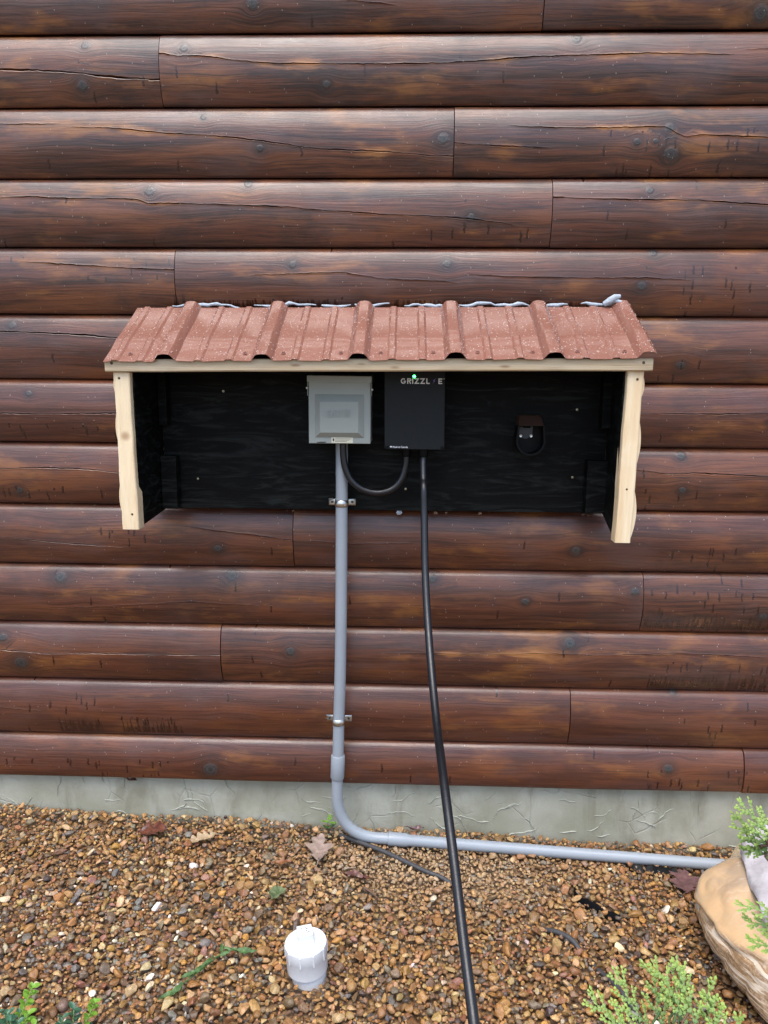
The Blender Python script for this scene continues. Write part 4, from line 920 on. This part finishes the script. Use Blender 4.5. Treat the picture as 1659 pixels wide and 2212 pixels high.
# ---------------------------------------------------------------- leaves and scraps on the gravel
def leaf(name, label, cat, c, L, W_, ang, mat, lobes=3, curl=.3, tilt=0.0, fold=.25, seed=0, stem=.25):
    ns = 26; v, f = [], []; rn = random.Random(seed)
    R3 = Matrix.Rotation(ang, 3, 'Z') @ Matrix.Rotation(tilt, 3, 'Y')
    for i in range(ns + 1):
        s_ = i / ns; env = math.sin(math.pi * min(1, s_ * .96 + .02)) ** .7
        lob = (.38 + .62 * abs(math.sin(math.pi * (s_ * lobes + .08))) ** .8) if lobes else 1.0
        for j in range(5):
            q_ = (j - 2) / 2; side_w = W_ * env * lob * (1 + .18 * noise1(s_ * 9, seed + (q_ > 0)))
            sweep = .12 * L * abs(q_) * (lob - .4) if lobes else 0
            x = L * (s_ - .5) + sweep; y = q_ * side_w
            z = fold * abs(y) * (1 + .5 * noise1(s_ * 6, seed)) + curl * L * (s_ - .5) ** 2 + .06 * L * noise1(s_ * 8 + q_ * 2, seed + 1)
            v.append(R3 @ Vector((x, y, z)) + Vector(c))
    for i in range(ns):
        for j in range(4): f.append((i * 5 + j, i * 5 + j + 1, (i + 1) * 5 + j + 1, (i + 1) * 5 + j))
    mb = MB().add(v, f)
    if stem: mb.tube([R3 @ Vector((-L * .48, 0, curl * L * .23)) + Vector(c), R3 @ Vector((-L * (.5 + stem * .5), .004, .2 * curl * L)) + Vector(c), R3 @ Vector((-L * (.5 + stem), .010, .1 * curl * L)) + Vector(c)], [.0014, .001, .0009], 6)
    return tag(mb.obj(name, mat, smooth=70, fix=False), label, cat)
def up(p_, dz): return (p_[0], p_[1], p_[2] + dz)
leaf('dead_leaf', 'dark red crumpled leaf on the gravel near the wall at left', 'leaf', up(P_LEAF_RED, .012), .085, .040, rad(15), M['leaf_red'], 2, .25, 0, .35, 1)
leaf('dead_leaf', 'pale tan shredded leaf on the gravel left of the grey oak leaf', 'leaf', up(P_LEAF_PALE, .012), .075, .026, rad(200), M['leaf_tan'], 4, .5, .1, .5, 2)
leaf('dead_leaf', 'dry grey brown oak leaf lying below the conduit elbow', 'leaf', up(P_LEAF_OAK, .018), .125, .040, rad(97), M['leaf_grey'], 2.6, .3, .06, .3, 3, .3)
leaf('dead_leaf', 'flat purple brown oak leaf on the gravel beside the plastic sack', 'leaf', up(P_LEAF_PURPLE, .013), .100, .046, rad(75), M['leaf_purple'], 3.4, .12, 0, .12, 4, .1)
leaf('fallen_leaf', 'faded green leaf standing in gravel behind the white cleanout', 'leaf', up(P_LEAF_GREEN, .016), .075, .024, rad(80), M['leaf_green'], 0, .35, .25, .5, 5, .3)
leaf('dead_leaf', 'narrow curled red brown leaf on pale gravel below the black tubing', 'leaf', up(P_CURL, .010), .075, .011, rad(-14), M['leaf_red'], 0, .5, 0, 1.2, 6, .1)
leaf('dead_leaf', 'small orange brown crumpled leaf left of the grey oak leaf stem', 'leaf', up(P_RED2, .008), .055, .014, rad(8), M['leaf_orange'], 3, .3, 0, .6, 7, .2)
leaf('dead_leaf', 'thin curled brown leaf caught between conduit and foundation', 'leaf', (.030, -.012, -.288), .055, .009, rad(12), M['leaf_purple'], 2, .6, .15, 1.0, 8, .1)
leaf('dead_leaf', 'small dark shrivelled leaf hanging under the bottom log at left', 'leaf', (-.862, .004, -.155), .045, .008, rad(8), M['leaf_red'], 2, .5, .3, 1.0, 9, .35)
wd = thing('uprooted_weed', 'wilted green weed lying on gravel left of the white cleanout', 'weed', P_WEED)
base = Vector(up(P_WEED, .012))
st_ = catmull([base + Vector((-.055, -.075, 0)), base + Vector((-.02, -.03, .006)), base + Vector((.012, .015, .006)), base + Vector((.04, .05, .008))], 6)
MB().tube(st_, .0016, 7).obj('stem', M['weed'], wd, smooth=60)
for i, (f, a, L, W_) in enumerate(((.05, 228, .04, .006), (.2, 250, .045, .0075), (.4, 215, .04, .007), (.55, 65, .04, .005), (.75, 35, .045, .005), (.95, -5, .080, .008), (.85, 100, .035, .005), (.35, 60, .05, .006), (.6, 240, .035, .006))):
    o = leaf('leaf', '', '', st_[int(f * (len(st_) - 1))] + Vector((math.cos(rad(a)), math.sin(rad(a)), .1)) * L * .45, L, W_, rad(a), M['weed'], 0, .2, 0, .4, i + 20, 0)
    del o['label'], o['category']; o.parent = wd; o.location = -wd.location
sp = thing('seedling', 'small bright green seedling at the foundation beside the conduit elbow', 'weed', P_SPROUT)
b0 = Vector((P_SPROUT[0] + .012, -.018, P_SPROUT[2])); b0.x = -.235
MB().tube([b0, b0 + Vector((-.003, -.002, .02)), b0 + Vector((-.004, -.004, .040))], .0010, 6).obj('stem', M['weed'], sp)
for i, (a, h_, L) in enumerate(((200, .040, .026), (330, .038, .028), (90, .043, .022), (260, .025, .026), (20, .022, .024), (170, .018, .02))):
    o = leaf('leaf', '', '', b0 + Vector((math.cos(rad(a)) * L * .5, math.sin(rad(a)) * L * .5, h_)), L, .0085, rad(a), M['box_new' if i < 3 else 'weed'], 1.5, .3, -.3, .3, 40 + i, 0)
    del o['label'], o['category']; o.parent = sp; o.location = -sp.location
# half buried irrigation tubing: dips under the stones between its visible stretches
dt = []
for i, p_ in enumerate(DRIP_TUBE):
    dz = (.004, .009, .010, .009, .006, -.001, -.014, -.018, -.022, -.014, .003, .008, -.004, -.008, .004, .004)[i]
    dt.append((p_[0], p_[1], zg(p_[0]) + .002 + dz))
tag(MB().tube(catmull(dt, 8), .0066, 14).obj('irrigation_tube', M['tubing'], smooth=60), 'dusty black irrigation tube half buried in the gravel below the conduit', 'tube')
def strip(name, label, pts, h_, lean, seed):
    P_ = catmull(pts, 6); v = []
    for i, p_ in enumerate(P_):
        z = zg(p_.x); hh = h_ * (.7 + .4 * noise1(i * .7, seed)); y0 = p_.y
        v += [(p_.x, y0, z - .01), (p_.x + .002, y0 + lean, z + hh), (p_.x + .003, y0 + lean + .0016, z + hh), (p_.x + .001, y0 + .0016, z - .01)]
    f = [(i * 4 + k, i * 4 + (k + 1) % 4, i * 4 + 4 + (k + 1) % 4, i * 4 + 4 + k) for i in range(len(P_) - 1) for k in range(4)]
    return tag(MB().add(v, f).obj(name, M['blackplastic'], smooth=40), label, 'plastic scrap')
strip('plastic_edging', 'torn strip of black plastic sticking out of the gravel left of the sack', SCRAP, .017, .010, 2)
strip('plastic_scrap', 'crumpled black plastic film tucked under the ground conduit', SCRAP2, .015, .022, 5)
tag(MB().tube([(-.112, -.285, zg(0) + .018), (-.09, -.305, zg(0) + .020), (-.072, -.325, zg(0) + .017)], [.003, .0035, .002], 8).obj('twig', M['bark'], smooth=60), 'short grey brown twig lying below the curled red leaf', 'twig')

# ---------------------------------------------------------------- plastic sack
def make_sack():
    rt = thing('plastic_sack', 'cream plastic sack of tan material lying on the gravel at right', 'sack', (1.02, -.42, -.345))
    XLs = [(-.02, 1.02), (-.10, .955), (-.18, .912), (-.24, .872), (-.285, .805), (-.33, .768), (-.40, .748), (-.47, .742), (-.59, .760), (-.68, .785), (-.76, .83), (-.82, .90), (-.86, 1.02)]
    YY = catmull([(y, x, 0) for y, x in XLs], 12); v, f = [], []; n = 150
    from mathutils import noise as mn
    for i, p_ in enumerate(YY):
        y, xl = p_.x, p_.y; hw = max(.004, 1.03 - xl); frac = i / (len(YY) - 1)
        ht = .215 * max(.02, math.sin(math.pi * min(1, max(0, .03 + .93 * frac ** 1.1)))) ** .6
        for k in range(n):
            a = 2 * math.pi * k / n; ca, sa = math.cos(a), math.sin(a)
            x = 1.03 - hw * math.copysign(abs(ca) ** .76, ca); z = math.copysign(abs(sa) ** .82, sa)
            zz = -.345 + ht * (.42 + .58 * z if z > 0 else .42 + .42 * z)
            P3 = Vector((x, y, zz)); g = zz + .25 * y
            soft = mn.noise(P3 * 7) * .008
            crease = -.012 * max(0, .22 - abs(mn.noise(Vector((x * 5 + 3, y * 8, zz * 14))))) / .22 * (.5 + .5 * mn.noise(P3 * 6 + Vector((5, 2, 1))))
            lowm = min(1, max(0, (-.345 - g) / .03))
            fine_ = lowm * (.0020 * mn.noise(Vector((x * 20, y * 20 + 9, (zz + .05 * y + .02 * mn.noise(P3 * 14)) * 150))) + .0016 * mn.noise(Vector((x * 40, y * 40, zz * 260))))
            fold_ = -.010 * math.exp(-((g + .352 + .02 * mn.noise(P3 * 7)) / .007) ** 2) + .004 * math.exp(-((g + .338 + .02 * mn.noise(P3 * 7)) / .010) ** 2)
            dd = soft + crease + fine_ + fold_
            x += dd * (-1 if ca > 0 else 1) * abs(ca); zz += dd * max(0, sa)
            v.append((x, y + .004 * mn.noise(P3 * 22), zz))
    f = [(i * n + k, i * n + (k + 1) % n, (i + 1) * n + (k + 1) % n, (i + 1) * n + k) for i in range(len(YY) - 1) for k in range(n)]
    MB().add(v, f).obj('filled_body', M['bag'], rt, smooth=75)
    # loose film at the tied end, flopping back over the body
    ed = catmull([(0.964, -0.25, -0.102), (0.902, -0.29, -0.128), (0.879, -0.33, -0.14), (0.863, -0.4, -0.138), (0.851, -0.47, -0.14), (0.834, -0.54, -0.137), (0.818, -0.6, -0.133)], 6); v = []; nn = 16
    for i, c in enumerate(ed):
        for k in range(nn + 1):
            f_ = k / nn; w_ = .16
            v.append((c.x + w_ * f_, c.y - .035 * math.sin(f_ * 2.2) - .02 * f_ + .010 * math.sin(f_ * 19 + i * .35), c.z + .012 * min(1, f_ * 5) + .012 * math.sin(f_ * 2.6) + .006 * math.sin(f_ * 23 + i * .5) + .004 * noise1(i * .9 + f_ * 9, 3)))
    o = MB().add(v, [(i * (nn + 1) + k, i * (nn + 1) + k + 1, (i + 1) * (nn + 1) + k + 1, (i + 1) * (nn + 1) + k) for i in range(len(ed) - 1) for k in range(nn)]).obj('loose_film', M['clear'], rt, smooth=60)
    so_ = o.modifiers.new('thickness', 'SOLIDIFY'); so_.thickness = .0025
make_sack()

# ---------------------------------------------------------------- arborvitae and boxwood
def frond_mesh(base, tip, nrm, seed):
    rn = random.Random(seed); V, F, T = [], [], []
    base, tip = Vector(base), Vector(tip); ax = (tip - base); L = ax.length; ax.normalize()
    nrm = (Vector(nrm) - ax * Vector(nrm).dot(ax)).normalized()
    def scale_chain(p, d, n_, ln, w0, t0, t1, depth):
        sd_ = d.cross(nrm).normalized()
        k = max(2, int(ln / .0066)); step = ln / k
        for i in range(k):
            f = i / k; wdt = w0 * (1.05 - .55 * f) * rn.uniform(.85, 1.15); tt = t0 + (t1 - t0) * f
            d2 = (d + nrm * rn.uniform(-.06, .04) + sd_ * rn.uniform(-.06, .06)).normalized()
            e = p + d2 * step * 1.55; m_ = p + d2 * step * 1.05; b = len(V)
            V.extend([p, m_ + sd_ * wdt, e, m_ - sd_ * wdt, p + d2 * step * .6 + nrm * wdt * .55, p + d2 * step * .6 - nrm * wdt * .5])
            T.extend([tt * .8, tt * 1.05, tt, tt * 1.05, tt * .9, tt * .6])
            for a, c in ((0, 1), (1, 2), (2, 3), (3, 0)): F.extend([(b + a, b + c, b + 4), (b + c, b + a, b + 5)])
            p = p + d2 * step
        return p
    # main axis
    N = max(6, int(L / .0150)); p = base.copy(); sag = rn.uniform(-.25, .1)
    for i in range(N):
        s_ = i / N; q_ = base.lerp(tip, s_) + nrm * (sag * L * s_ * (1 - s_)) + nrm.cross(ax) * .04 * L * math.sin(s_ * 4 + seed)
        d_ = (ax + nrm * sag * (1 - 2 * s_) * .6).normalized()
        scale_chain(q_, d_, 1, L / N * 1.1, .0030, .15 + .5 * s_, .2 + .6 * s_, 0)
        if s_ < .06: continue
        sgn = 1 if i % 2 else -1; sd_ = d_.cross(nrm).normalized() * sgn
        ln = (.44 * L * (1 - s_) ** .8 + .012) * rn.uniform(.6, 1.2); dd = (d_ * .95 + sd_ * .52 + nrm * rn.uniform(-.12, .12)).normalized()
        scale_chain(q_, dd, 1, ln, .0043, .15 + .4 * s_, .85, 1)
        m_ = int(ln / .0150)
        for j in range(m_):
            f = (j + .8) / (m_ + .6); sg2 = 1 if j % 2 else -1; pp = q_ + dd * ln * f
            d3 = (dd * .85 + dd.cross(nrm).normalized() * sg2 * .6 + nrm * rn.uniform(-.1, .1)).normalized()
            scale_chain(pp, d3, 1, (.008 + .15 * ln * (1 - f)) * rn.uniform(.6, 1.2), .0038, .3 + .35 * f, 1.0, 2)
    return V, F, T
ab = thing('arborvitae', 'bright green feathery arborvitae sprays in front of the plastic sack', 'shrub', (1.02, -1.12, -.35))
trunk = catmull([(1.02, -1.12, -.37), (1.00, -1.10, -.15), (.99, -1.06, .06), (1.0, -1.02, .26)], 5)
MB().tube(trunk, [.012 - .0004 * i for i in range(len(trunk))], 8).obj('trunk', M['bark'], ab, smooth=60)
sd = 100
CAMV = Vector(CAM_POS)
for base, tip in FROND_LOW[:10] + FROND_HIGH:
    sd += 1; base, tip = Vector(base), Vector(tip); rn = random.Random(sd)
    nrm = (CAMV - tip).normalized() * .5 + Vector((rn.uniform(-.35, .35), rn.uniform(-.3, .1), .6 + rn.uniform(-.2, .3)))
    V, F, T = frond_mesh(base, tip, nrm, sd)
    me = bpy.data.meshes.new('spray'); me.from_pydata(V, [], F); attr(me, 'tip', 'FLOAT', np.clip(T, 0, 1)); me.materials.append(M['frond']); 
    o = link(bpy.data.objects.new('spray', me), ab)
    a = min(trunk, key=lambda q_: (q_ - base).length + abs(q_.z - base.z + .05))
    MB().tube(catmull([a, a.lerp(base, .5) + Vector((0, 0, .01)), base, base.lerp(tip, .35)], 4), [.003] * 8 + [.0022] * 5, 6).obj('branch', M['bark' if base.z > 0 else 'weed'], ab, smooth=60)

bx = thing('boxwood', 'small leaved boxwood sprigs with lime new tips at lower left', 'shrub', (-.76, -.84, -.33))
def box_leaf_mesh(nm, L, W_, mat):
    ns = 8; v, f = [], []
    for i in range(ns + 1):
        s_ = i / ns; w_ = W_ * math.sin(math.pi * (s_ * .93 + .05)) ** .75
        for j in range(5):
            q_ = (j - 2) / 2; v.append((L * s_, q_ * w_, .25 * abs(q_) * w_ - .18 * L * s_ * s_ + .05 * L * s_))
    for i in range(ns):
        for j in range(4): f.append((i * 5 + j, i * 5 + j + 1, (i + 1) * 5 + j + 1, (i + 1) * 5 + j))
    me = bpy.data.meshes.new(nm); me.from_pydata(v, [], f); me.shade_smooth(); me.materials.append(mat); return me
LM = [box_leaf_mesh('leaf', .0215, .0066, M['box_old']), box_leaf_mesh('leaf', .0205, .0068, M['box_new'])]
BOX_STEMS += [[[-.835, -.84, -.32], [-.822, -.82, -.222]], [[-.80, -.86, -.33], [-.805, -.84, -.218]], [[-.86, -.86, -.32], [-.848, -.85, -.225]], [[-.73, -.84, -.33], [-.700, -.83, -.215]], [[-.82, -.85, -.32], [-.790, -.84, -.222]], [[-.85, -.84, -.32], [-.870, -.83, -.215]]]
for i, (b0, t0) in enumerate(BOX_STEMS):
    b0, t0 = Vector(b0), Vector(t0); rn = random.Random(i + 60)
    gp = Vector((-.76 + rn.uniform(-.06, .06), -.86, -.34))
    pts = catmull([gp, b0, b0.lerp(t0, .55) + Vector((.003, .004, 0)), t0], 6)
    stem_ = MB().tube(pts, [.0019 * (1 - .55 * k / len(pts)) for k in range(len(pts))], 7).obj('stem', M['box_stem'], bx, smooth=60)
    n_ = max(4, int((t0 - b0).length / .0115))
    for k in range(n_ + 1):
        f = k / n_; p_ = pts[int(6 + f * (len(pts) - 7))]; ax = (t0 - b0).normalized(); a0 = k * 1.57 + rn.uniform(-.3, .3)
        for sg in (0, math.pi):
            s1 = ax.orthogonal().normalized(); s2 = ax.cross(s1)
            out_ = (s1 * math.cos(a0 + sg) + s2 * math.sin(a0 + sg)); dr = (out_ * .85 + ax * rn.uniform(.35, .7)).normalized()
            nn = (ax - dr * ax.dot(dr)).normalized(); nn = (nn + Vector((0, -.2, .5))).normalized(); yy = nn.cross(dr).normalized(); nn = dr.cross(yy)
            sz = rn.uniform(.8, 1.1) * (1 if f < .8 else .8)
            m4 = Matrix(((dr.x * sz, yy.x * sz, nn.x * sz, p_.x), (dr.y * sz, yy.y * sz, nn.y * sz, p_.y), (dr.z * sz, yy.z * sz, nn.z * sz, p_.z), (0, 0, 0, 1)))
            o = bpy.data.objects.new('leaf', LM[1 if f > .5 and i in (1, 4, 2, 3) else 0]); COL.objects.link(o); o.parent = stem_
            o.matrix_local = m4
